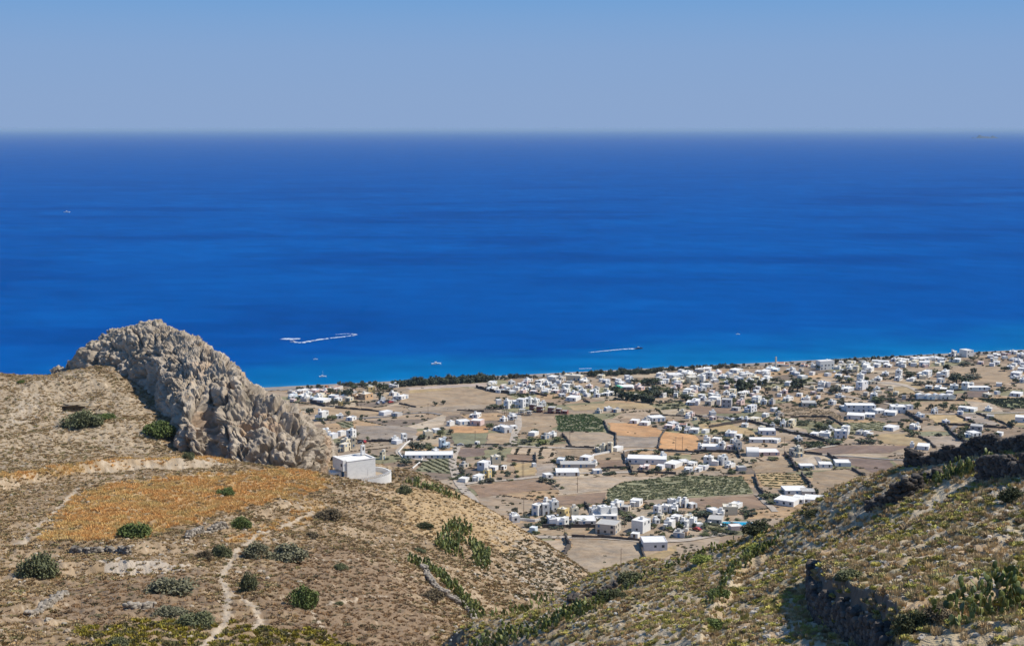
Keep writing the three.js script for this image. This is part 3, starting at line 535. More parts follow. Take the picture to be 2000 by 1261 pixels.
{ // left hill: dwarf scrub, dry grass
  const scrub = [], grass = [], yellow = [], stones = [];
  for (let i = 0; i < 120000; i++) {
    const d = 105 + 330 * Math.pow(rnd(), .8), u = (R(-120, 1200) - CX) / FOCAL, x = u * d, z = -d;
    const br = within('brown', x, z, 7) || within('brown2', x, z, 7), go = (within('gold', x, z, 3) || within('gold2', x, z, 3) || within('strip', x, z, 1.5)) && fbm(x / 7 + 90, z / 7, 2) < .3, gr = within('goldR', x, z, 7), sc = within('scree', x, z, 9), ye = within('yellow', x, z);
    let onPath = false; for (const { L, w, b } of paths) if (x > b[0] && x < b[1] && z > b[2] && z < b[3] && toLine(x, z, L)[0] < w * .42) { onPath = true; break; }
    if (onPath) continue;
    const s = scrubL(x, z), q = rnd(); if ((within('bank', x, z, 1.5) || within('scar', x, z, 3)) && q < .55) continue;
    if (go) { if (q < .9) { const y = groundL(x, z), k = smooth(-.3, .5, fbm(x / 11, z / 11, 3)); grass.push([x, y - .05, z, R(.7, 1.5), R(.45, .85), vary(mixc([.66, .39, .14], [.62, .45, .18], k), .2)]); } continue; }
    if (ye && q < .7) { yellow.push([x, groundL(x, z) - .05, z, R(.5, 1.0), R(.5, .8), vary(rnd() < .6 ? [.30, .25, .035] : [.17, .15, .06], .25)]); continue; }
    if (br) { if (q < .5) (q < .28 ? grass : scrub).push([x, groundL(x, z) - .05, z, R(.5, 1.1), R(.2, .4), vary(q < .28 ? [.33, .205, .10] : rnd() < .7 ? [.20, .13, .07] : [.13, .11, .055], .25)]); continue; }
    if (gr) { if (q < .35) (q < .25 ? grass : scrub).push([x, groundL(x, z) - .05, z, R(.4, .9), R(.3, .5), vary(q < .25 ? [.42, .27, .10] : [.15, .12, .06], .25)]); continue; }
    if (sc) { if (q < .16) { stones.push([x, groundL(x, z) - .1, z, R(.3, 1.0), R(.3, .8), vary([.38, .325, .25], .25)]); } else if (q < .4) scrub.push([x, groundL(x, z) - .05, z, R(.5, 1), R(.4, .7), vary([.25, .19, .10], .3)]); else if (q < .68) scrub.push([x, groundL(x, z) - .05, z, R(.5, 1), R(.4, .7), vary([.12, .11, .055], .3)]); continue; }
    if (q < .20 + .55 * s) { const far = d > 300; scrub.push([x, groundL(x, z) - .05, z, R(.45, 1.1) * (far ? 1.1 : 1), R(.28, .62), vary(rnd() < .4 ? [.32, .225, .115] : rnd() < .7 ? [.40, .29, .155] : [.23, .20, .085], .3)]); }
    else if (q > .975) stones.push([x, groundL(x, z) - .1, z, R(.3, .8), R(.3, .7), vary([.38, .32, .24], .2)]);
    else if (q > .8) grass.push([x, groundL(x, z) - .05, z, R(.5, 1), R(.3, .55), vary([.36, .255, .12], .25)]);
  }
  scatter('dwarf_scrub', 'low brown dwarf scrub dotting the terraced hillside', 'scrub', tuftA, stuffMat, scrub);
  scatter('dry_grass', 'dry golden grass on the terraced hillside', 'grass', grassA, stuffMat, grass);
  scatter('yellow_scrub', 'yellow-green cushion scrub at the near edge of the hillside', 'scrub', tuftA.slice(0, 2), stuffMat, yellow);
  const stone = (s) => { const g = new THREE.IcosahedronGeometry(.5, 1), p = g.attributes.position; for (let i = 0; i < p.count; i++) { const v = V(p.getX(i), p.getY(i), p.getZ(i)), k = 1 + .35 * n3(v.x * 2 + s, v.y * 2, v.z * 2); p.setXYZ(i, v.x * k, v.y * k * .75 + .2, v.z * k * .85); } g.computeVertexNormals(); return g; };
  scatter('loose_stones', 'pale loose stones strewn over the terraced hillside', 'stones', [stone(1), stone(7), stone(13)], stuffMat, stones);
  // right slope
  const s2 = [], g2 = [], st2 = [], mid = [];
  for (let i = 0; i < 60000; i++) {
    const d = 44 + 140 * Math.pow(rnd(), .75), u = (R(820, 2120) - CX) / FOCAL, x = u * d, z = -d, s = scrubR(x, z), q = rnd(), gy = smooth(-.05, .35, fbm(x / 17 + 7, z / 17, 3));
    if (q < .05 + .27 * s) s2.push([x, groundR(x, z) - .03, z, R(.3, .85), R(.22, .5), vary(rnd() < .25 + gy * .6 ? [.38, .345, .095] : rnd() < .5 ? [.33, .28, .12] : [.36, .265, .15], .3)]);
    else if (q > .80) g2.push([x, groundR(x, z) - .03, z, R(.3, .8), R(.25, .6), vary(rnd() < gy * .4 ? [.34, .30, .10] : [.50, .375, .20], .25)]);
    else if (q > .68) st2.push([x, groundR(x, z) - .06, z, R(.12, .45), R(.12, .35), vary([.40, .36, .30], .2)]);
  }
  scatter('near_scrub', 'yellow-green and brown scrub covering the near right slope', 'scrub', tuftN, stuffMat, s2);
  scatter('near_grass', 'dry grass tufts on the near right slope', 'grass', grassN, stuffMat, g2);
  scatter('near_stones', 'small pale stones lying on the near right slope', 'stones', [stone(3), stone(5)], stuffMat, st2);
}

// ---------------------------------------------------------------- single bushes on the hills
const bushM = { olive: leafMat([.135, .145, .075]), grey: leafMat([.18, .175, .11]), green: leafMat([.12, .155, .05]), bright: leafMat([.21, .24, .06]), brown: leafMat([.15, .12, .075]), dark: leafMat([.065, .072, .035]) };
const bushG = [bushGeo(1, 3000, .055, 16, true), bushGeo(2, 3000, .055, 20, true), bushGeo(3, 3400, .05, 24, true), bushGeo(4, 2600, .06, 12, true)];
const twigs = (seed) => { const r = rng32(seed), t = []; for (let i = 0; i < 22; i++) { const a = r() * 6.28, l = .5 + r() * .45, d = V(Math.cos(a) * .6, .5 + r() * .6, Math.sin(a) * .6).multiplyScalar(l), w = V(-Math.sin(a), 0, Math.cos(a)).multiplyScalar(.02); t.push(w.clone().negate(), w, d, V(0, -.03, 0), V(0, .04, 0), d.clone()); } return soup(t); };
const twigG = [twigs(1), twigs(2)], barkM = std([.13, .10, .075], 1);
function bush(at, px, py, wpx, hpx, kind, label) {
  const p = at(px, py), k = metre(p), o = new THREE.Group(); o.position.copy(p).setY(p.y - .1);
  const f = part('foliage', bushG[Math.floor(rnd() * 4)], bushM[kind], o), t = part('branches', twigG[rnd() < .5 ? 0 : 1], barkM, o);
  f.scale.set(wpx / k / 1.55, hpx / k / 1.3, wpx / k / 1.7); f.rotation.y = rnd() * 6; t.scale.copy(f.scale).multiplyScalar(.95);
  return tag(top('bush', o), label, 'bush', 'bushes on the hillsides');
}
[[262, 1048, 62, 34, 'green', 'round green bush below the golden grass field'], [440, 968, 38, 20, 'green', 'low green bush inside the golden grass field'], [468, 1030, 42, 28, 'green', 'green bush by the stone heap right of the golden field'],
[72, 1125, 74, 56, 'olive', 'big olive green bush at the left edge'], [432, 1090, 36, 34, 'olive', 'upright dark bush just left of the pale path bend'], [398, 1095, 30, 26, 'brown', 'brownish bush left of its taller neighbour by the path'],
[500, 1086, 50, 34, 'grey', 'grey bush right beside the pale footpath'], [562, 1096, 80, 38, 'grey', 'wide grey-green bush right of the footpath'], [638, 1015, 54, 26, 'brown', 'bare greyish thorn bush at the upper end of the path'],
[485, 1155, 34, 48, 'olive', 'tall narrow dark bush right of the path'], [590, 1185, 56, 52, 'green', 'large rounded bush on the brown slope'], [330, 1162, 92, 40, 'grey', 'wide grey bush in the middle of the lower hillside'],
[335, 1205, 66, 28, 'grey', 'grey half of the low bush pair near the bottom'], [382, 1222, 74, 36, 'olive', 'green half of the low bush pair near the bottom'], [232, 1260, 40, 20, 'olive', 'small bush cut by the bottom of the hill'],
[158, 830, 74, 34, 'olive', 'long bush below the cave mouth'], [205, 818, 40, 14, 'green', 'small green bush under the second hollow'], [312, 850, 60, 36, 'green', 'dark green bush at the left foot of the rock'], [368, 895, 26, 16, 'olive', 'little bush at the base of the rock buttress'],
[665, 1112, 30, 16, 'olive', 'small bush amid the dotted scrub'], [755, 930, 26, 14, 'dark', 'dark shrub right under the chapel wall'], [718, 936, 34, 12, 'brown', 'brown shrub in front of the chapel lattice wall'], [790, 965, 30, 22, 'olive', 'grey-green bush down the slope from the chapel'],
[828, 1030, 34, 14, 'dark', 'flat dark cushion on the golden slope'], [820, 1078, 28, 10, 'olive', 'flat greenish cushion below the dark one'], [845, 1175, 52, 30, 'brown', 'dark brown bush left of the long stone wall'], [40, 748, 16, 8, 'green', 'tiny green bush on the far left skyline'],
[608, 1050, 30, 14, 'brown', 'low brown bush on the dry slope'], [660, 1180, 20, 8, 'olive', 'faint small bush on the brown slope'], [535, 1255, 34, 12, 'brown', 'low brown bush at the bottom beside the yellow scrub']].forEach((b) => bush(onL, ...b));
[[1485, 1040, 60, 28, 'dark', 'dark bush on the ridge of the near slope'], [1232, 1140, 52, 30, 'olive', 'dark bush at the lower tip of the near slope'], [1195, 1172, 60, 26, 'dark', 'shadowy bush just under the tip bush'],
[1990, 852, 60, 30, 'green', 'leafy bush on the wall at the right edge'], [1780, 1235, 70, 52, 'dark', 'dark bush below the ruined stone wall'], [1830, 1205, 60, 30, 'brown', 'brown bush beside the gully under the wall'],
[1985, 975, 56, 30, 'dark', 'dark thorn bush at the right edge below the terraces'], [1590, 1004, 36, 14, 'dark', 'small dark bush on the slope crest'], [1660, 1130, 60, 24, 'olive', 'low olive bush above the ruined wall'],
[1480, 1075, 44, 18, 'bright', 'bright green shrub on the middle rib'], [1380, 1100, 60, 20, 'bright', 'yellow-green shrub on the lower left rib'], [1405, 1165, 46, 20, 'green', 'green shrub in the left gully'], [1395, 1225, 50, 24, 'green', 'green shrub lower in the left gully']].forEach((b) => bush(onR, ...b));

// prickly pears: flat oval pads, one mesh each on the near plants
const padG = (() => { const g = new THREE.SphereGeometry(.5, 9, 6); g.scale(.72, 1, .16); g.translate(0, .46, 0); return g; })();
const padM = [[.095, .125, .025], [.14, .165, .035], [.19, .20, .055], [.065, .09, .022]].map((c) => std(c, .55));
function padSpots(seed, n, L, width, tall) { // along a line of ground points
  const r = rng32(seed), out = []; const c = new THREE.CatmullRomCurve3(L);
  while (out.length < n) {
    const p = c.getPoint(r()); p.x += (r() - .5) * width; p.z += (r() - .5) * width; const levels = 1 + Math.floor(r() * tall); let lean = (r() - .5) * .5, turn = r() * 3.14, y = 0;
    for (let k = 0; k < levels; k++) { out.push([p.x, y, p.z, turn, lean, .8 + r() * .5]); y += .33 + r() * .1; p.x += (r() - .5) * .3; p.z += (r() - .5) * .2; turn += (r() - .5) * 1.6; lean += (r() - .5) * .7; }
  }
  return out;
}
function nearCactus(line, n, width, size, tall, label) {
  const L = line.map(([x, y]) => onR(x, y)), o = new THREE.Group(), b = L[0]; o.position.copy(b);
  padSpots(n + 5, n, L, width, tall).forEach(([x, y, z, a, l, s], i) => { const m = part('pad', padG, padM[(i * 7) % 4], o); m.position.set(x - b.x, groundR(x, z) - .08 + y * size * 1.5 - b.y, z - b.z); m.rotation.set(l, a, l * .6, 'YXZ'); m.scale.setScalar(size * s); });
  tag(top('prickly_pear', o), label, 'cactus');
}
nearCactus([[1862, 1222], [1905, 1200], [1950, 1180], [2000, 1158], [2040, 1145]], 300, 1.8, .34, 6, 'tall green prickly pear hedge at the lower right edge');
nearCactus([[1832, 945], [1862, 930], [1895, 920], [1915, 905]], 300, 2.2, .36, 6, 'bright prickly pear clump between the dark terrace walls');
function farCactus(at, gnd, line, n, width, size, label) {
  const L = line.map(([x, y]) => at(x, y)), b = L[0], o = new THREE.Group(), bins = padM.map(() => []); o.position.copy(b);
  padSpots(n + 3, n, L, width, 5).forEach(([x, y, z, a, l, s], i) => { const m = new THREE.Matrix4().compose(V(x - b.x, gnd(x, z) - .1 + y * size * 1.5 - b.y, z - b.z), new THREE.Quaternion().setFromEuler(new THREE.Euler(l, a, l * .6, 'YXZ')), V(size * s, size * s, size * s)); bins[(i * 7) % 4].push(padG.clone().applyMatrix4(m)); });
  bins.forEach((g, k) => { const m = part('pads', mergeGeometries(g), padM[k], o); m.userData.kind = 'stuff'; });
  tag(top('prickly_pear', o), label, 'cactus', 'prickly pears on the hillsides');
}
farCactus(onL, groundL, [[905, 1022], [890, 1040], [872, 1065], [885, 1082]], 900, 4.4, .55, 'large prickly pear thicket on the golden slope');
farCactus(onL, groundL, [[925, 1062], [940, 1085], [938, 1108]], 560, 3.2, .55, 'smaller prickly pear thicket right of the large one');
farCactus(onL, groundL, [[812, 1100], [850, 1118], [880, 1145], [910, 1175], [930, 1205], [945, 1225]], 1300, 3.2, .52, 'long line of prickly pears beside the stone wall');
farCactus(onL, groundL, [[806, 938], [822, 952], [850, 958], [885, 972]], 480, 4, .52, 'prickly pears along the crest behind the chapel');
farCactus(onL, groundL, [[965, 1210], [1010, 1195], [1060, 1180], [1110, 1172]], 420, 4, .5, 'prickly pears in the bottom of the ravine');
farCactus(onR, groundR, [[905, 1275], [960, 1258], [1040, 1232], [1110, 1204], [1170, 1180], [1225, 1150]], 900, 2.6, .36, 'ragged cactus and weed fringe along the lower ridge');
farCactus(onR, groundR, [[1230, 1142], [1330, 1098], [1420, 1068], [1500, 1046]], 420, 2.0, .3, 'thin cactus fringe on the upper ridge of the near slope');
farCactus(onR, groundR, [[1395, 1180], [1420, 1130], [1470, 1085], [1520, 1060]], 420, 1.5, .32, 'cactus plants along the rib of the near slope');

// ---------------------------------------------------------------- dry stone walls on the hills
const stoneG = [1, 2, 3, 4, 5].map((s) => { const g = mergeVertices(new THREE.IcosahedronGeometry(.62, 1).deleteAttribute('normal').deleteAttribute('uv')), p = g.attributes.position; for (let i = 0; i < p.count; i++) { const v = V(p.getX(i), p.getY(i), p.getZ(i)), m = Math.max(Math.abs(v.x), Math.abs(v.y), Math.abs(v.z)), k = mix(1, .55 / m, .55) * (1 + .16 * n3(v.x * 1.7 + s * 9, v.y * 1.7, v.z * 1.7)); p.setXYZ(i, v.x * k, v.y * k, v.z * k); } const f = g.toNonIndexed(); f.computeVertexNormals(); return f; });
const stoneM = [[.058, .048, .040], [.080, .066, .054], [.045, .038, .034], [.11, .093, .075]].map((c) => std(c, 1));
const stoneP = [[.27, .235, .19], [.20, .175, .14], [.33, .29, .235]].map((c) => std(c, 1));
function stoneWall(at, gnd, line, h, size, mats, label, most = 300) {
  const L = line.map(([x, y]) => at(x, y)), c = new THREE.CatmullRomCurve3(L, false, 'centripetal'), len = c.getLength(), o = new THREE.Group(), b = L[0], r = rng32(Math.round(len * 97)); o.position.copy(b);
  const rest = mats.map(() => []); let n = 0;
  for (let row = 0, y = 0; y < h * 1.02; row++, y += size * .62) for (let s = (row % 2) * size * .5; s < len; s += size * (.8 + r() * .5)) {
    const hh = h * (.78 + .3 * n2(s / 4, len)); if (y > hh) continue;
    const u = clamp(s / len), p = c.getPointAt(u), t = c.getTangentAt(u), k = .75 + r() * .55, side = V(-t.z, 0, t.x).normalize();
    for (const w of [0, 1]) {
      const low = gnd(p.x + side.x * .8, p.z + side.z * .8) < gnd(p.x - side.x * .8, p.z - side.z * .8) ? 1 : -1; const q = p.clone().addScaledVector(side, low * ((w ? -.25 : .75) * size + (r() - .5) * size * .3)), g = stoneG[Math.floor(r() * 5)], m = Math.floor(r() * mats.length);
      const pos = V(q.x - b.x, Math.min(gnd(p.x, p.z), gnd(p.x + side.x * .8, p.z + side.z * .8), gnd(p.x - side.x * .8, p.z - side.z * .8)) + y + size * .12 + (r() - .5) * .08 - b.y, q.z - b.z), rot = new THREE.Euler((r() - .5) * .5, Math.atan2(t.x, t.z) + Math.PI / 2 + (r() - .5) * .6, (r() - .5) * .4), sc = V(size * k * 1.15, size * k * .72, size * k * .95);
      if (w === 0 && n < most) { const e = part('stone', g, mats[m], o); e.position.copy(pos); e.rotation.copy(rot); e.scale.copy(sc); n++; }
      else rest[m].push(g.clone().applyMatrix4(new THREE.Matrix4().compose(pos, new THREE.Quaternion().setFromEuler(rot), sc)));
    }
  }
  rest.forEach((g, k) => { if (g.length) part('inner_stones', mergeGeometries(g), mats[k], o).userData.kind = 'stuff'; });
  tag(top('stone_wall', o), label, 'stone wall');
}
stoneWall(onR, groundR, [[1590, 1112], [1594, 1142], [1612, 1176], [1660, 1200], [1712, 1222], [1740, 1268]], 2.2, .38, stoneM, 'broken dark retaining wall of rough stones at the bottom right', 300);
stoneWall(onR, groundR, [[1776, 912], [1830, 904], [1900, 893], [1960, 884], [2060, 872]], 1.75, .42, stoneM, 'upper dark terrace wall on the skyline at the right', 300);
stoneWall(onR, groundR, [[1918, 934], [1960, 930], [2010, 924], [2080, 915]], 2.1, .42, stoneM, 'tall dark wall section at the right edge below the skyline wall', 200);
stoneWall(onR, groundR, [[1702, 992], [1730, 985], [1765, 972], [1800, 955]], 1.8, .42, stoneM, 'short dark wall block at the left end of the terraces', 200);
stoneWall(onR, groundR, [[1790, 945], [1815, 938], [1835, 930]], 1.2, .42, stoneM, 'small dark wall piece left of the prickly pear clump', 60);
stoneWall(onR, groundR, [[1120, 1180], [1150, 1168], [1180, 1158], [1215, 1140]], .9, .45, stoneM, 'low dark wall at the lower tip of the ridge', 60);
stoneWall(onL, groundL, [[822, 1108], [852, 1150], [880, 1172], [910, 1190], [925, 1212], [928, 1225]], 1.2, .42, stoneP, 'pale stone wall running down beside the prickly pears', 120);
stoneWall(onL, groundL, [[52, 1200], [75, 1192], [98, 1178], [125, 1164]], .8, .4, stoneP, 'short pale stone wall at the lower left', 60);
stoneWall(onL, groundL, [[140, 1080], [175, 1082], [215, 1080], [250, 1084]], 1.4, .42, [...stoneP.slice(1), stoneM[3]], 'grey rubble wall under the golden field', 80);
stoneWall(onL, groundL, [[365, 1052], [400, 1042], [440, 1030]], 1.2, .42, [...stoneP.slice(1), stoneM[3]], 'dark rubble wall below the right end of the golden field', 60);
stoneWall(onL, groundL, [[245, 1190], [275, 1188], [300, 1186]], .7, .4, stoneP, 'small stone heap left of the low bush pair', 40);

// ---------------------------------------------------------------- the white chapel on the hill
const plasterTex = speckle(256, (u, v) => { const g = .955 + .03 * tileN(u, v, 5, 31) + .025 * tileN(u, v, 22, 33) + .02 * (rnd() - .5); return [g, g, g * .995]; });
const plaster = (c) => std(c, .85, { map: plasterTex });
const WALL = { w: plaster([.80, .79, .76]), l: plaster([.73, .73, .75]), c: plaster([.72, .64, .47]), y: plaster([.70, .54, .25]), o: plaster([.62, .42, .25]), g: plaster([.50, .485, .47]), b: plaster([.60, .71, .78]), p: plaster([.70, .52, .47]), r: plaster([.27, .105, .085]), f: plaster([.42, .385, .34]), t: plaster([.74, .70, .64]), e: plaster([.58, .52, .44]) };
const ROOF = { w: plaster([.78, .77, .74]), c: plaster([.70, .66, .58]), g: plaster([.46, .45, .43]), t: std([.36, .17, .10], .9), b: std([.30, .43, .52], .7) };
const glassM = new THREE.MeshPhysicalMaterial({ color: lin(.03, .04, .055), roughness: .18, specularIntensity: .8 }), blueM = std([.07, .17, .33], .6), brownM = std([.11, .07, .045], .7), darkM = std([.02, .02, .024], .9), woodM = std([.20, .14, .09], .9);
const bx = (w, h, d, x = 0, y = 0, z = 0) => { const g = new THREE.BoxGeometry(w, h, d); g.translate(x, y + h / 2, z); return g; };
const domeG = (r) => new THREE.SphereGeometry(r, 16, 8, 0, 6.2832, 0, 1.5708);
const vaultG = (w, d, h) => { const s = new THREE.Shape(); s.moveTo(-w / 2, 0); s.absellipse(0, 0, w / 2, h, Math.PI, 0, true); s.lineTo(-w / 2, 0); const g = new THREE.ExtrudeGeometry(s, { depth: d, bevelEnabled: false, curveSegments: 12 }); g.translate(0, 0, -d / 2); return g; };
// walls with a parapet round a sunken flat roof
const shell = (w, h, d, x, z, y = 0) => { const t = .28; return [bx(w, h, t, x, y, z + d / 2 - t / 2), bx(w, h, t, x, y, z - d / 2 + t / 2), bx(t, h, d - 2 * t, x - w / 2 + t / 2, y, z), bx(t, h, d - 2 * t, x + w / 2 - t / 2, y, z)]; };
const merge = (l) => mergeGeometries(l.map((g) => g.index ? g.toNonIndexed() : g));
{
  const p = CHAPEL.clone(), o = new THREE.Group(); p.y -= .3; o.position.copy(p); o.rotation.y = .58;
  const W = 7.3, H = 4.4, D = 6.2; // main hall, its blank long side to the valley
  part('hall_wall', merge([...shell(W, H, D, 0, -D / 2)]), WALL.w, o);
  part('roof', bx(W - .56, .2, D - .56, 0, H - .34, -D / 2), ROOF.w, o);
  const cope = []; cope.push(bx(W + .16, .12, .42, 0, H, -.14), bx(W + .16, .12, .42, 0, H, -D + .14), bx(.42, .12, D - .56, -W / 2 + .14, H, -D / 2), bx(.42, .12, D - .56, W / 2 - .14, H, -D / 2)); part('coping', merge(cope), WALL.w, o);
  part('seam', bx(.05, 1.5, .03, W * .22, 0.5, .012), WALL.g, o);
  part('overhanging_storey', bx(.9, 2.6, D - .8, -W / 2 - .46, 2.2, -D / 2 + .1), WALL.w, o);
  part('door', bx(.06, 2.0, 1.1, -W / 2 - .035, 0, -2.2), blueM, o);
  part('window', bx(.06, .7, .6, -W / 2 - .93, 3.2, -D / 2 + 2), glassM, o);
  const bf = part('bell_tower', merge([bx(.9, 1.1, .7, W / 2 - .9, H, -D + 1.6), bx(.22, .9, .6, W / 2 - 1.24, H + 1.1, -D + 1.6), bx(.22, .9, .6, W / 2 - .56, H + 1.1, -D + 1.6), bx(.9, .35, .7, W / 2 - .9, H + 2.0, -D + 1.6)]), WALL.w, o);
  part('bell', new THREE.LatheGeometry([[.0, .45], [.1, .44], [.14, .2], [.22, 0]].map((q) => new THREE.Vector2(...q)), 10).translate(W / 2 - .9, H + 1.3, -D + 1.6), brownM, bf);
  part('cross', merge([bx(.09, .7, .09, W / 2 - .9, H + 2.35, -D + 1.6), bx(.4, .09, .09, W / 2 - .9, H + 2.72, -D + 1.6)]), WALL.w, bf);
  tag(top('chapel', o), 'white cubic chapel with flat roof on the hill spur', 'chapel');
  // white terrace wall with lattice of tiles, ending in a round bastion
  const q = new THREE.Group(); q.position.copy(o.position); q.rotation.y = o.rotation.y;
  const line = new THREE.CatmullRomCurve3([V(-6.3, 0, 2.2), V(-3.5, 0, 3.4), V(0, 0, 3.9), V(3, 0, 4.0), V(5.8, 0, 2.9), V(7.3, 0, .2), V(7.4, 0, -3.2), V(6.2, 0, -5.4), V(4.4, 0, -6.3)], false, 'centripetal'), n = 110, pos = [], idx = [];
  for (let i = 0; i <= n; i++) { const u = i / n, c = line.getPointAt(u), t = line.getTangentAt(u), s = V(t.z, 0, -t.x).normalize(), hi = mix(.35, .95, smooth(.1, .6, u)), lo = mix(-1.3, -4.2, smooth(.35, .7, u)); for (const [k, y] of [[mix(-.5, -1.3, smooth(.3, .6, u)), lo], [-.2, hi], [.16, hi], [.16, -1.2]]) pos.push(c.x - s.x * k, y, c.z - s.z * k); if (i < n) for (let k = 0; k < 3; k++) { const a = i * 4 + k; idx.push(a, a + 4, a + 1, a + 1, a + 4, a + 5); } }
  const g = new THREE.BufferGeometry(); g.setAttribute('position', new THREE.Float32BufferAttribute(pos, 3)); g.setIndex(idx); const ng = g.toNonIndexed(); ng.computeVertexNormals();
  ng.setAttribute('uv', new THREE.Float32BufferAttribute(new Float32Array(ng.attributes.position.count * 2).map((_, i) => pos[i % pos.length] * .1), 2));
  part('wall', ng, WALL.w, q);
  for (let i = 0; i < 24; i++) { const u = .08 + i * .021, c = line.getPointAt(u), t = line.getTangentAt(u), y = mix(.35, .95, smooth(.1, .6, u)); for (const s of [-1, 1]) { const m = part('lattice_tile', bx(.10, .95, .22), WALL.w, q); m.position.set(c.x, y - .05, c.z); m.rotation.set(0, Math.atan2(t.x, t.z) + Math.PI / 2, 0); m.rotateZ(s * .6); } }
  part('terrace_floor', new THREE.CylinderGeometry(5.6, 5.6, .3, 24).scale(1.15, 1, .95).translate(.6, -.2, -1.6), std([.33, .26, .18], 1), q);
  tag(top('terrace_wall', q), 'curved white terrace wall with lattice parapet round the chapel', 'wall');
  // low outbuilding in the shade at its left
  const e = new THREE.Group(); e.position.set(p.x - 5.6, p.y - .4, p.z + 1.2); e.rotation.y = .35; part('wall', merge(shell(2.4, 2.0, 3, 0, -2)), WALL.w, e); part('roof', bx(1.84, .15, 2.44, 0, 1.7, -2), ROOF.w, e); part('doorway', bx(.9, 1.6, .05, .1, 0, -.47), darkM, e); tag(top('outbuilding', e), 'tiny white hut in the shade left of the chapel', 'hut');
}

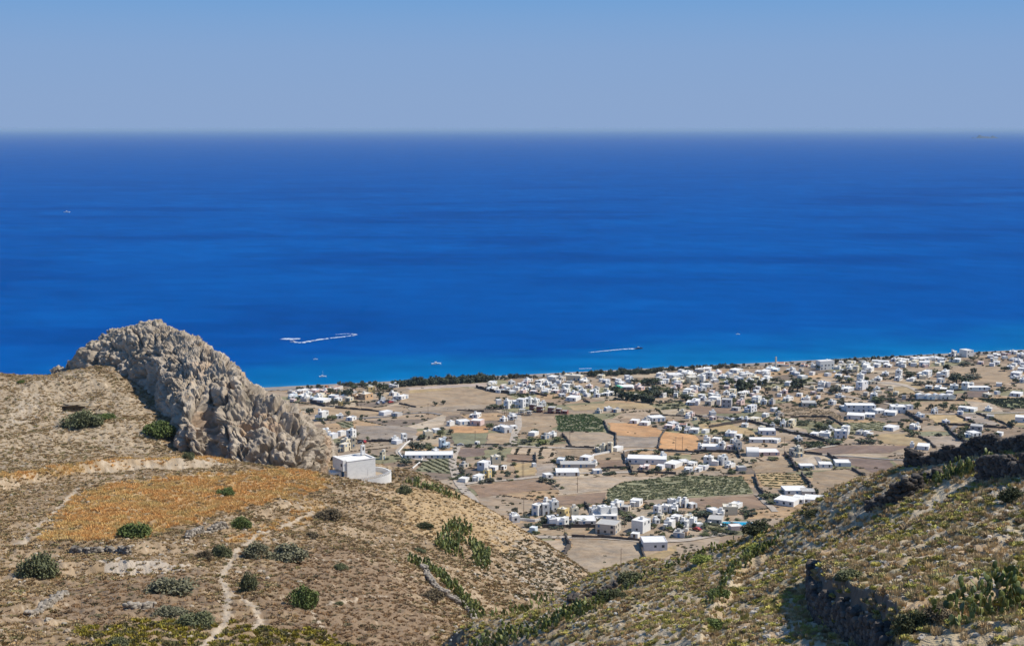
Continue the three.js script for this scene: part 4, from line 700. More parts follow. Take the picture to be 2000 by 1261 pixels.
// ---------------------------------------------------------------- houses of the plain
const winG = new THREE.BoxGeometry(1, 1, 1);
let houseCount = 0;
const COLW = { w: 'white', l: 'bluish white', c: 'cream', y: 'yellow', o: 'ochre', g: 'grey', b: 'pale blue', p: 'pink', r: 'red brick', f: 'bare concrete', t: 'tile-roofed white', e: 'beige' };
const footprint = [];
function house(px, py, wpx, hpx, col = 'w', type = '', turn = null) {
  const f = onPlain(px, py), k = metre(f), w0 = wpx * 1.13 / k, h0 = hpx * 1.1 / k, o = new THREE.Group(), r = rng32(Math.round(px * 131 + py * 17));
  const rot = turn === null ? (r() < .72 ? -(.25 + r() * .45) : .15 + r() * .3) : turn;
  const long = w0 > 15, D = long ? Math.min(11, w0 * .45) : clamp(w0 * (.75 + r() * .3), 3.2, 11);
  const W = Math.max(2.2, (w0 - Math.abs(Math.sin(rot)) * D * .9) / Math.cos(rot) * (long ? 1 : 1.02)), H = clamp(h0 * .94, 2.4, 13);
  const dir = V(f.x, 0, f.z).normalize(), back = D / 2 * Math.cos(rot) + Math.abs(Math.sin(rot)) * W / 2;
  o.position.set(f.x + dir.x * back, plainY(f.x, f.z) - .05, f.z + dir.z * back); o.rotation.y = rot;
  footprint.push([o.position.x, o.position.z, Math.hypot(W, D) / 2]);
  const big = wpx >= 12 || py > 800, wm = WALL[col] ?? WALL.w, rm = col === 't' ? ROOF.t : col === 'c' || col === 'y' || col === 'o' ? ROOF.c : col === 'g' || col === 'f' || col === 'e' || col === 'r' ? ROOF.g : ROOF.w;
  const body = [], roofs = [], wins = [];
  const storeys = Math.max(1, Math.round(H / 3.1));
  const face = (w, h, d, x, z, sides, y0 = 0) => { // windows and doors on the walls of one block
    const st = Math.max(1, Math.round(h / 3.1));
    for (const s of sides) { const L = s < 2 ? w : d, n = Math.max(1, Math.floor(L / 3.3)); for (let j = 0; j < st; j++) for (let i = 0; i < n; i++) { if (r() < .22) continue; const t = (i + .5) / n * L - L / 2 + (r() - .5) * .4, door = j === 0 && r() < .3, ww = door ? 1.15 : .85 + r() * .5, hh = door ? 2.15 : 1.05 + r() * .3, y = y0 + j * (h / st) + (door ? hh / 2 : h / st * .5 + .1); wins.push([s, t, y, ww, hh, door, x, z, w, d]); } }
  };
  if (type === 'vault') { body.push(bx(W, H * .55, D)); const v = vaultG(W, D, H * .45); v.translate(0, H * .55, 0); roofs.push(v); face(W, H * .55, D, 0, 0, [0, 2]); }
  else if (type === 'chapel') { body.push(...shell(W, H * .7, D, 0, 0)); roofs.push(bx(W - .56, .2, D - .56, 0, H * .7 - .4, 0)); const d = domeG(Math.min(W, D) * .36); d.translate(0, H * .7 - .25, 0); roofs.push(d); face(W, H * .7, D, 0, 0, [0]); }
  else if (type === 'low') { body.push(...shell(W, H, D, 0, 0)); roofs.push(bx(W - .56, .18, D - .56, 0, H - .3, 0)); face(W, H, D, 0, 0, [0]); }
  else if (type === 'frame') { for (const x of [-.5, 0, .5]) for (const z of [-.5, .5]) body.push(bx(.35, H, .35, x * (W - .4), 0, z * (D - .4))); roofs.push(bx(W, .25, D, 0, H * .48, 0), bx(W, .25, D, 0, H, 0)); if (col === 'r') body.push(bx(W * .55, H - .1, D - .6, -W * .18, 0, -.1)); }
  else {
    const two = !long && W > 5.5 && r() < .62 && type !== 'box';
    if (two) { // a tall block and a lower one beside it
      const a = .48 + r() * .16, W1 = W * a, W2 = W - W1, H2 = H * (.55 + r() * .25), left = r() < .5 ? -1 : 1, D2 = D * (.7 + r() * .25);
      body.push(...shell(W1, H, D, -left * W2 / 2, 0)); roofs.push(bx(W1 - .56, .2, D - .56, -left * W2 / 2, H - .42, 0));
      body.push(...shell(W2 - .02, H2, D2, left * W1 / 2, (D - D2) / 2 - .25)); roofs.push(bx(W2 - .58, .2, D2 - .56, left * W1 / 2, H2 - .42, (D - D2) / 2 - .25));
      face(W1, H, D, -left * W2 / 2, 0, left > 0 ? [0, 3] : [0, 2]); face(W2, H2, D2, left * W1 / 2, (D - D2) / 2 - .25, left > 0 ? [0, 2] : [0, 3]);
    } else { body.push(...shell(W, H, D, 0, 0)); roofs.push(bx(W - .56, .2, D - .56, 0, H - .42, 0)); face(W, H, D, 0, 0, [0, 2, 3]); }
    if (type === 'dome' || (!type && r() < .12 && W > 5)) { const d = domeG(Math.min(2.2, W * .22)); d.translate((r() - .5) * W * .4, H - .25, (r() - .5) * D * .2); roofs.push(d); }
    else if (big && r() < .5) { const sx = (r() - .5) * W * .5, sz = (r() - .5) * D * .3; roofs.push(bx(1.6, 1.5, 1.6, sx, H - .25, sz)); } // stair head
  }
  part('wall', merge(body), wm, o);
  const rf = part('roof', merge(roofs), rm, o);
  if (type === '' && big && r() < .35) { const m = part('water_tank', new THREE.CylinderGeometry(.35, .35, 1.1, 10).rotateZ(1.57).translate(W * .18, H + .45, -D * .2), std([.55, .57, .6], .4, { metalness: .5 }), rf); }
  if (big && type !== 'frame') for (const [s, t, y, ww, hh, door, x, z, w, d] of wins.slice(0, py > 800 ? 16 : 7)) {
    const m = part(door ? 'door' : 'window', winG, door ? (r() < .5 ? blueM : brownM) : r() < .75 ? glassM : blueM, o);
    if (s === 0) { m.position.set(x + t, y, z + d / 2 + .01); m.scale.set(ww, hh, .1); }
    else { const q = s === 2 ? 1 : -1; m.position.set(x + q * (w / 2 + .01), y, z + t); m.scale.set(.1, hh, ww); }
    if (!door && py > 940 && type !== 'vault') { const l = part('sill', winG, wm, m); l.position.set(s === 0 ? 0 : 0, -.56, 0); l.scale.set(s === 0 ? 1.25 : 1.9, .1, s === 0 ? 1.9 : 1.25); }
  }
  if (type === 'arch' || (type === '' && big && r() < .28)) { // porch with posts
    const pw = Math.min(W * .5, 5), px_ = (r() - .5) * (W - pw) * .7, ph = Math.min(2.6, H * .8), q = part('porch', merge([bx(pw, .18, 2.2, px_, ph, D / 2 + 1.12), bx(.25, ph, .25, px_ - pw / 2 + .15, 0, D / 2 + 2.05), bx(.25, ph, .25, px_ + pw / 2 - .15, 0, D / 2 + 2.05)]), wm, o);
  }
  houseCount++;
  const look = { vault: 'barrel-vaulted', chapel: 'domed little', low: 'long low', frame: 'unfinished', dome: 'domed', arch: 'porched', box: 'plain cubic' }[type] ?? (long ? 'long' : storeys > 1 ? 'two-storey' : 'flat-roofed');
  o.name = numbered(type === 'chapel' ? 'small_chapel' : type === 'frame' ? 'building_shell' : 'house'); scene.add(shade(o));
  return [o, (wpx < 11 ? 'small ' : '') + COLW[col] + ' ' + look + (type === 'chapel' ? ' chapel' : type === 'frame' ? ' building' : ' house')];
}
// every hamlet: [where, [px, py, width, height, colour, type, turn]...]; labels count from the left
const HAMLETS = [
  ['in the strip right of the rock', [[590, 768, 24, 5, 'w'], [596, 780, 24, 7, 'w'], [572, 777, 14, 6, 'b'], [616, 768, 20, 5, 'p'], [629, 776, 18, 6, 'c'], [628, 788, 30, 6, 'w', 'low'], [652, 779, 18, 6, 'w'], [655, 762, 24, 4, 't'], [638, 763, 14, 5, 't'], [602, 773, 12, 5, 'w'], [612, 783, 12, 5, 'b'], [664, 771, 14, 5, 'o']]],
  ['around the ochre block', [[724, 769, 14, 13, 'y'], [714, 781, 24, 11, 'o', 'box'], [694, 779, 16, 10, 'o'], [665, 793, 7, 12, 'y', 'chapel'], [772, 757, 20, 5, 'w'], [782, 781, 26, 7, 'w'], [768, 773, 14, 6, 'w'], [746, 783, 12, 4, 'w']]],
  ['between rock and curved track', [[628, 822, 22, 17, 'w'], [663, 818, 14, 5, 'w'], [686, 822, 16, 5, 'w'], [753, 812, 22, 7, 'l', 'low'], [775, 814, 18, 6, 'g', 'low']]],
  ['in the hamlet below the rock', [[636, 852, 20, 12, 'w', 'dome'], [650, 858, 16, 10, 'l'], [667, 852, 14, 9, 'w'], [686, 856, 16, 15, 'w', 'box'], [674, 868, 15, 9, 'c'], [690, 876, 8, 22, 'c', 'box'], [674, 882, 18, 14, 'c', 'arch']]],
  ['right behind the hill chapel', [[772, 864, 14, 8, 'w'], [789, 863, 11, 15, 'w'], [775, 868, 18, 5, 'l', 'low'], [747, 898, 8, 15, 'c', 'box'], [836, 858, 18, 15, 'c', 'dome'], [852, 846, 16, 4, 'w', 'low'], [868, 876, 20, 17, 'b'], [850, 886, 13, 8, 'w'], [838, 896, 84, 6, 'w', 'low', .03]]],
  ['in the palm hotel cluster', [[974, 791, 10, 10, 'w'], [992, 799, 14, 16, 'w'], [1008, 796, 15, 12, 'w'], [1018, 797, 16, 17, 'l'], [1032, 794, 16, 15, 'w'], [1046, 793, 14, 12, 'w'], [1060, 795, 12, 9, 'w']]],
  ['in the red brick row', [[1041, 802, 13, 11, 'r', 'frame', -.3], [1056, 806, 15, 11, 'r', 'frame', -.3], [1078, 808, 15, 11, 'r', 'frame', -.3], [1092, 808, 11, 9, 'r', 'frame', -.3], [1103, 809, 13, 5, 'r', 'low', -.3], [1020, 811, 13, 10, 'f', 'frame', -.3], [1034, 812, 9, 8, 'f', 'frame', -.3]]],
  ['above the orange strip field', [[928, 817, 20, 8, 'w'], [932, 832, 24, 10, 'p', 'low'], [880, 832, 13, 12, 'w', 'chapel'], [905, 830, 26, 5, 'w', 'low'], [1000, 820, 18, 9, 'w'], [984, 824, 14, 6, 'w'], [974, 842, 20, 9, 'l'], [988, 846, 20, 11, 'w'], [1003, 839, 14, 6, 'w', 'low']]],
  ['in the hedged cottages near the beach', [[962, 764, 20, 6, 'w'], [976, 768, 14, 6, 'w'], [988, 765, 16, 7, 'w'], [1000, 770, 14, 6, 'w'], [1008, 763, 14, 6, 'w'], [1000, 751, 12, 5, 'w'], [985, 757, 12, 4, 'c'], [1020, 756, 16, 6, 'w']]],
  ['on the shore above the brick row', [[1031, 747, 16, 5, 'w'], [1056, 749, 20, 6, 'w'], [1080, 744, 18, 8, 'w'], [1096, 746, 16, 9, 'e'], [1120, 744, 34, 10, 'c'], [1142, 748, 18, 6, 'w'], [1071, 740, 4, 9, 'w', 'box'], [1174, 740, 14, 7, 'c'], [1228, 742, 14, 8, 'l'], [1212, 753, 18, 6, 'w'], [1246, 760, 12, 8, 'p'], [1200, 744, 14, 5, 'o']]],
  ['in the cottages above the brick row', [[1056, 761, 14, 5, 'w'], [1036, 760, 14, 5, 'w'], [1105, 768, 16, 8, 'w'], [1098, 776, 12, 6, 'l'], [1120, 784, 26, 7, 'w', 'low'], [1130, 761, 14, 5, 'w'], [1138, 768, 14, 5, 'w'], [1161, 769, 16, 6, 'w'], [1186, 774, 24, 6, 'w'], [1166, 776, 12, 6, 'l'], [1084, 762, 12, 5, 'w']]],
  ['beside the green roofed pavilion', [[1222, 762, 28, 5, 'w', 'frame', .02], [1252, 762, 14, 6, 'p']]],
  ['in the dense quarter near the shore', [[1318, 740, 28, 8, 'w'], [1346, 736, 28, 8, 'w'], [1301, 749, 12, 8, 'w'], [1326, 750, 26, 9, 'c'], [1352, 749, 20, 12, 'c'], [1370, 748, 16, 14, 'w'], [1386, 740, 16, 12, 'w'], [1374, 726, 30, 6, 'w'], [1400, 732, 20, 5, 'p'], [1412, 740, 16, 5, 'w'], [1438, 729, 24, 6, 'w'], [1460, 736, 26, 6, 'w'], [1490, 731, 28, 6, 'w'], [1476, 742, 18, 7, 'c'], [1500, 741, 16, 6, 'w'], [1422, 735, 16, 5, 'w']]],
  ['under the trees below the dense quarter', [[1380, 758, 20, 7, 'w'], [1356, 761, 16, 5, 'w'], [1325, 758, 14, 8, 'p'], [1275, 766, 14, 8, 'w'], [1295, 777, 12, 9, 'w'], [1320, 777, 8, 9, 'w'], [1345, 767, 18, 6, 'w'], [1374, 783, 12, 5, 'l'], [1396, 776, 20, 5, 'w'], [1431, 770, 14, 9, 'c'], [1452, 772, 22, 6, 'w'], [1420, 772, 14, 5, 'w']]],
  ['above the brown field', [[1354, 792, 26, 9, 'l'], [1388, 793, 20, 9, 'e'], [1404, 791, 8, 10, 'w', 'box'], [1420, 797, 20, 16, 'g', 'box'], [1447, 792, 14, 10, 'p'], [1466, 806, 22, 13, 'l'], [1478, 787, 18, 11, 'w'], [1492, 790, 12, 8, 'w'], [1392, 811, 11, 6, 'w', 'box'], [1438, 803, 16, 4, 'g', 'low'], [1396, 783, 22, 4, 'w', 'low']]],
  ['around the big beach hotel', [[1612, 723, 30, 17, 'w'], [1590, 719, 12, 6, 'w'], [1545, 726, 16, 6, 'w'], [1552, 732, 14, 5, 'l'], [1672, 728, 12, 12, 'c'], [1696, 727, 22, 13, 'w'], [1681, 746, 14, 14, 'w'], [1638, 738, 14, 6, 'w'], [1655, 741, 12, 5, 'w'], [1720, 712, 30, 6, 'w'], [1735, 718, 18, 6, 'w'], [1558, 734, 10, 5, 'w'], [1637, 722, 12, 5, 'w'], [1530, 716, 26, 4, 't'], [1572, 717, 16, 4, 't'], [1510, 726, 26, 6, 'b']]],
  ['below the big beach hotel', [[1607, 757, 16, 10, 'w'], [1618, 757, 7, 10, 'l', 'box'], [1651, 766, 30, 7, 'w'], [1684, 762, 22, 15, 'l'], [1707, 782, 14, 12, 'l', 'box'], [1716, 770, 10, 6, 'c'], [1580, 795, 26, 8, 'e', 'low', -.1], [1626, 791, 14, 7, 'w'], [1540, 784, 18, 7, 'w'], [1574, 783, 18, 6, 'w'], [1562, 775, 12, 4, 'w', 'low'], [1637, 757, 10, 4, 'c'], [1508, 790, 12, 8, 'g'], [1568, 740, 16, 5, 'w', 'low']]],
  ['above the striped vineyard', [[1680, 805, 50, 13, 'w', 'box', -.05], [1655, 803, 22, 7, 'w', 'low'], [1716, 808, 24, 6, 'w', 'low'], [1754, 807, 26, 12, 'w', 'box', -.1], [1672, 820, 34, 8, 'w', 'low', -.3], [1700, 816, 20, 5, 'w', 'low'], [1776, 801, 12, 9, 'l', 'box'], [1740, 812, 26, 3, 'w', 'low']]],
  ['among the villas at upper right', [[1861, 697, 15, 10, 'w'], [1888, 698, 19, 13, 'w'], [1800, 706, 36, 6, 'w'], [1832, 705, 26, 6, 'w'], [1760, 716, 20, 9, 'w'], [1784, 714, 20, 9, 'c'], [1806, 716, 20, 8, 'w'], [1836, 713, 18, 6, 'w'], [1866, 708, 22, 6, 'w'], [1756, 739, 13, 15, 'w'], [1806, 738, 26, 12, 'w'], [1842, 738, 24, 12, 'w', 'arch'], [1838, 748, 12, 8, 'w'], [1780, 745, 18, 6, 'w']]],
  ['by the blue barrel vaults', [[1838, 763, 24, 6, 'w'], [1864, 761, 16, 8, 'w'], [1886, 762, 15, 13, 'w', 'dome'], [1911, 762, 36, 3, 'w', 'low', .02], [1797, 780, 15, 10, 'b', 'vault', .15], [1816, 781, 15, 10, 'b', 'vault', .15], [1829, 779, 10, 9, 'w', 'vault', .15], [1844, 780, 16, 9, 'l', 'vault', .15], [1857, 780, 14, 9, 'w', 'vault', .15], [1815, 760, 14, 5, 'w'], [1766, 781, 8, 8, 'g', 'box']]],
  ['at the right edge of the plain', [[1948, 697, 16, 5, 'w'], [1965, 695, 14, 5, 'p'], [1980, 692, 16, 5, 'w'], [1996, 699, 16, 7, 'w'], [1974, 722, 14, 6, 'w'], [1986, 737, 22, 8, 'l'], [1990, 712, 16, 8, 'l'], [1995, 726, 14, 6, 'w'], [1986, 775, 24, 6, 'l', 'low'], [1935, 700, 12, 4, 'w'], [1916, 712, 12, 4, 'p'], [1998, 748, 14, 7, 'w']]],
  ['beside the long diagonal wall', [[1475, 824, 22, 6, 'c'], [1460, 824, 12, 6, 'l'], [1547, 834, 16, 13, 'c', 'arch'], [1530, 834, 12, 10, 'w'], [1592, 854, 18, 7, 'w'], [1498, 850, 30, 9, 'l', 'low', -.1], [1428, 854, 22, 8, 'w'], [1352, 847, 26, 8, 'w'], [1378, 847, 14, 6, 'w'], [1486, 865, 40, 7, 'w', 'low', -.05], [1514, 866, 20, 7, 'w'], [1444, 857, 12, 4, 'w', 'low'], [1448, 822, 8, 4, 'w']]],
  ['right of the right orange field', [[1381, 868, 12, 13, 'w'], [1400, 864, 18, 7, 'w'], [1388, 880, 30, 8, 'w', 'low', -.1], [1410, 880, 14, 14, 'w'], [1426, 880, 12, 9, 'p'], [1441, 880, 13, 16, 'g', 'box'], [1368, 880, 10, 10, 'w', 'box'], [1470, 892, 22, 14, 'w', 'vault', 1.45], [1500, 890, 34, 4, 'p', 'low', 0], [1556, 893, 20, 17, 'c', 'arch'], [1548, 891, 12, 14, 'e', 'box']]],
  ['above the cactus field', [[1384, 909, 18, 16, 'w'], [1412, 909, 16, 16, 'w'], [1398, 910, 14, 9, 'w'], [1352, 913, 18, 9, 'w'], [1426, 914, 18, 7, 'w'], [1365, 922, 14, 7, 'w'], [1448, 920, 16, 6, 'g', 'low'], [1374, 918, 20, 5, 'l', 'low']]],
  ['by the domed cream villa', [[1178, 884, 14, 14, 'c'], [1192, 884, 10, 19, 'c', 'dome'], [1168, 882, 9, 8, 'c'], [1206, 882, 20, 5, 'w', 'low'], [1264, 908, 70, 11, 'w', 'low', -.12], [1296, 901, 10, 14, 'w', 'box'], [1232, 905, 20, 5, 'w', 'low'], [1259, 918, 20, 8, 'p'], [1290, 918, 16, 8, 'l'], [1316, 915, 34, 8, 'w'], [1336, 908, 16, 8, 'w'], [1345, 922, 16, 7, 'w']]],
  ['above the large orange field', [[1282, 824, 30, 8, 'w', 'low'], [1262, 826, 16, 5, 'g'], [1240, 828, 18, 5, 'w', 'low'], [1315, 833, 18, 6, 'w'], [1325, 842, 12, 6, 'w'], [1344, 846, 14, 8, 'w'], [1334, 836, 16, 4, 't'], [1308, 838, 18, 4, 'p', 'low'], [1260, 832, 20, 3, 'w', 'low'], [1188, 803, 14, 5, 'w'], [1204, 806, 16, 5, 'e'], [1170, 808, 14, 4, 'e']]],
  ['below the domed cream villa', [[1146, 901, 24, 7, 'w', 'low'], [1159, 911, 14, 5, 'w'], [1128, 914, 60, 5, 'e', 'low', .02], [1096, 906, 16, 9, 'b', 'box', -.3], [1070, 935, 18, 6, 'w', 'low'], [1166, 926, 16, 6, 'w'], [1108, 930, 40, 3, 'w', 'low', .02]]],
  ['in the garden plot with scattered trees', [[1042, 852, 18, 6, 'w', 'low'], [1066, 858, 16, 7, 'g'], [1078, 854, 16, 7, 'w']]],
  ['by the lane left of the plant rows', [[906, 915, 16, 8, 'e'], [945, 920, 22, 16, 'l', 'box'], [968, 907, 18, 15, 'c', 'dome'], [935, 941, 20, 11, 'w', 'arch'], [952, 936, 14, 17, 'y'], [906, 943, 18, 5, 'w', 'low'], [964, 920, 16, 6, 'w', 'low'], [984, 918, 10, 6, 'w'], [1043, 913, 5, 5, 'w', 'box'], [932, 870, 6, 4, 'w', 'box']]],
  ['around the yellow house', [[1049, 1008, 18, 21, 'w'], [1065, 1007, 14, 22, 'w', 'box'], [1082, 1000, 16, 20, 'w', 'box'], [1067, 986, 10, 8, 'w', 'box'], [1100, 1011, 20, 16, 'y', 'dome'], [1122, 1013, 14, 21, 'c', 'box'], [1085, 1030, 30, 16, 'l'], [1103, 1028, 14, 16, 'w', 'box'], [1005, 1022, 18, 14, 'w'], [1042, 1040, 14, 9, 'b', 'low'], [1140, 1026, 40, 5, 'w', 'low', .02]]],
  ['by the arched white terrace', [[1160, 1010, 16, 16, 'w', 'arch'], [1178, 1013, 20, 22, 'w', 'dome'], [1196, 1012, 16, 20, 'w'], [1182, 1016, 44, 5, 'w', 'low', -.1], [1206, 992, 22, 10, 'w'], [1222, 999, 18, 9, 'e'], [1243, 990, 22, 12, 'w']]],
  ['in the front row of the hamlet', [[1188, 1045, 44, 19, 'e', 'box', -.35], [1252, 1042, 32, 23, 'w', 'box', -.6], [1241, 1052, 16, 6, 'w', 'low'], [1277, 1076, 42, 17, 'l', 'box', .05], [1328, 1051, 24, 10, 'g', 'box', -.3], [1340, 1050, 8, 11, 'o', 'box']]],
  ['just under the cactus field', [[1284, 1004, 14, 15, 'l'], [1300, 1001, 16, 13, 'w', 'dome'], [1316, 1002, 16, 13, 'w'], [1312, 988, 14, 12, 'w', 'dome'], [1326, 989, 14, 12, 'w'], [1338, 992, 12, 15, 'w', 'box'], [1352, 993, 16, 8, 'w'], [1290, 1016, 14, 8, 'c'], [1308, 1034, 20, 15, 'w', 'arch'], [1322, 1018, 20, 9, 'w'], [1337, 1036, 16, 18, 'w'], [1354, 1030, 14, 17, 'w', 'dome'], [1365, 1032, 14, 7, 'w'], [1345, 1016, 16, 6, 'c'], [1282, 1024, 12, 9, 'w']]],
  ['around the turquoise pool', [[1394, 1012, 22, 15, 'w', 'arch'], [1410, 1012, 10, 14, 'w', 'box'], [1426, 1006, 26, 16, 'c', 'box', -.1], [1438, 994, 22, 9, 'w'], [1398, 1024, 30, 5, 'e', 'low'], [1436, 1037, 22, 6, 'p', 'low']]],
  ['in the industrial roofs', [[1538, 990, 46, 10, 'w', 'low', -.55], [1562, 984, 34, 8, 'w', 'low', -.5], [1590, 985, 40, 7, 'w', 'low', -.3], [1578, 968, 24, 7, 'e', 'low', -.1], [1552, 966, 40, 3, 'w', 'low', .05]]],
  ['in the middle right farms', [[1642, 857, 22, 15, 'l', 'box', -.15], [1652, 850, 16, 16, 'w'], [1620, 843, 14, 6, 'w'], [1612, 853, 22, 6, 'w'], [1680, 850, 16, 7, 'g'], [1697, 852, 18, 8, 'w'], [1788, 840, 20, 9, 'w'], [1741, 842, 28, 3, 'l', 'low'], [1782, 874, 9, 6, 'w', 'box'], [1804, 879, 26, 4, 'w', 'low']]],
  ['in the farm sheds above the dark wall', [[1908, 842, 24, 9, 'g', 'low', -.4], [1902, 853, 22, 7, 'l', 'low'], [1890, 855, 12, 6, 'w'], [1953, 852, 14, 4, 'w', 'low'], [1995, 826, 24, 10, 'l', 'low'], [1882, 803, 18, 7, 'w', 'low'], [1898, 805, 22, 4, 'w', 'low']]],
  ['along the white walled drive', [[1612, 914, 22, 5, 'w', 'low', -.05], [1645, 911, 26, 6, 'w', 'low', -.05], [1575, 917, 24, 3, 'w', 'low', .05]]],
];
const SIZE = HAMLETS.flatMap(([, l]) => l.map((h) => h[2] * h[3])).sort((a, b) => b - a)[285], farParts = new Map();
function melt(o) { // the farthest small houses become one mass
  o.updateMatrixWorld(true); o.traverse((m) => { if (m.isMesh && m.name !== 'porch') { const g = (m.geometry.index ? m.geometry.toNonIndexed() : m.geometry.clone()).applyMatrix4(m.matrixWorld); if (!farParts.has(m.material)) farParts.set(m.material, []); farParts.get(m.material).push(g); } }); scene.remove(o); taken[o.name.replace(/_\d+$/, '')]--;
}
for (const [where, list] of HAMLETS) {
  for (const h of list.filter((h) => h[2] * h[3] <= SIZE)) melt(house(...h)[0]);
  const made = list.filter((h) => h[2] * h[3] > SIZE).sort((a, b) => a[0] - b[0]).map((h) => house(...h));
  made.forEach(([o, look], i) => tag(o, look + ', ' + (made.length === 1 ? '' : (i === 0 ? 'leftmost ' : i === made.length - 1 ? 'rightmost ' : ord[i] + ' from left ')) + where, 'house', 'houses ' + where));
}
{ // more of the crowded seafront, too small to tell apart
  for (const [x0, x1, y0, y1, n] of [[960, 1075, 748, 770, 12], [1280, 1500, 727, 752, 46], [1290, 1480, 756, 780, 20], [1640, 1850, 700, 718, 28], [1935, 2030, 690, 742, 20], [1500, 1760, 722, 780, 26], [565, 690, 766, 786, 14], [1080, 1260, 740, 776, 20], [1780, 2020, 740, 830, 14], [1330, 1560, 800, 870, 14]]) for (let i = 0, t = 0; i < n && t < 400; t++) {
    const px = R(x0, x1), coastY = 757 - (px - 560) * .05, py = Math.max(R(y0, y1), coastY + 9), p = onPlain(px, py); if (footprint.some(([x, z, r]) => Math.hypot(x - p.x, z - p.z) < r + 4.5)) continue;
    if (Object.values(fieldPoly).some((P) => inPoly(p.x, p.z, P))) continue;
    melt(house(px, py, R(8, 16), R(4, 7), ['w', 'w', 'w', 'c', 'l', 'e', 'p'][Math.floor(rnd() * 7)], '')[0]); i++;
  }
  const o = new THREE.Group(); let k = 0; for (const [m, g] of farParts) { g.forEach((q) => { for (const n of Object.keys(q.attributes)) if (!['position', 'normal', 'uv'].includes(n)) q.deleteAttribute(n); }); part(Object.values(WALL).includes(m) ? 'walls' : Object.values(ROOF).includes(m) ? 'roofs' : 'openings', mergeGeometries(g), m, o); k++; }
  tag(top('far_houses', o), 'crowd of tiny pale houses along the far seafront', 'houses', null, 'stuff');
}
console.log('houses', houseCount);

// ---------------------------------------------------------------- trees of the plain
function treeParts(seed, kind) {
  const r = rng32(seed), t = [], cs = [], n = kind === 'tall' ? 420 : 360;
  const K = kind === 'tall' ? 12 : 10;
  for (let k = 0; k < K; k++) { if (kind === 'tall') { const y = .22 + .7 * k / K; cs.push([V((r() - .5) * .26, y, (r() - .5) * .26), .13 + .1 * r() * (1 - y * .4)]); } else { const d = dirOf(r); cs.push([V(d.x * .33, .58 + d.y * .24, d.z * .33), .16 + r() * .13]); } }
  for (let i = 0; i < n; i++) { const [c, q] = cs[i % K], p = c.clone().addScaledVector(dirOf(r), q * Math.pow(r(), .45)); leafQuad(t, p, dirOf(r), dirOf(r), .06 + r() * .06, .06 + r() * .06); }
  const trunk = []; const add = (a, b, r0, r1) => { const d = b.clone().sub(a), g = new THREE.CylinderGeometry(r1, r0, d.length(), 6, 1); g.translate(0, d.length() / 2, 0); g.applyQuaternion(new THREE.Quaternion().setFromUnitVectors(V(0, 1, 0), d.normalize())); g.translate(a.x, a.y, a.z); trunk.push(g.toNonIndexed()); };
  const f = V((r() - .5) * .08, .42, (r() - .5) * .08); add(V(0, -.02, 0), f, .045, .03); for (let k = 0; k < 4; k++) add(f, cs[Math.floor(r() * K)][0], .024, .008);
  return [soup(t), mergeGeometries(trunk)];
}
const TREES = { round: [1, 2, 3, 4].map((s) => treeParts(s, 'round')), tall: [5, 6, 7].map((s) => treeParts(s, 'tall')) };
const leafs = [[.10, .118, .066], [.12, .132, .08], [.085, .10, .068], [.14, .155, .075], [.11, .115, .085], [.18, .20, .075]].map(leafMat), trunkM = std([.12, .095, .07], 1);
function tree(px, py, wpx, hpx, kind = 'round', leaf = null, f = onPlain) {
  const p = f(px, py), k = metre(p), set = TREES[kind], [c, t] = set[Math.floor(rnd() * set.length)], o = new THREE.Group(); o.position.copy(p);
  part('crown', c, leafs[leaf ?? Math.floor(rnd() * 5)], o); part('trunk', t, trunkM, o); const w = wpx / k / (kind === 'tall' ? .55 : .92), h = hpx / k / .95; o.scale.set(w, h, w); o.rotation.y = rnd() * 6.28;
  o.name = numbered('tree'); scene.add(shade(o)); return o;
}
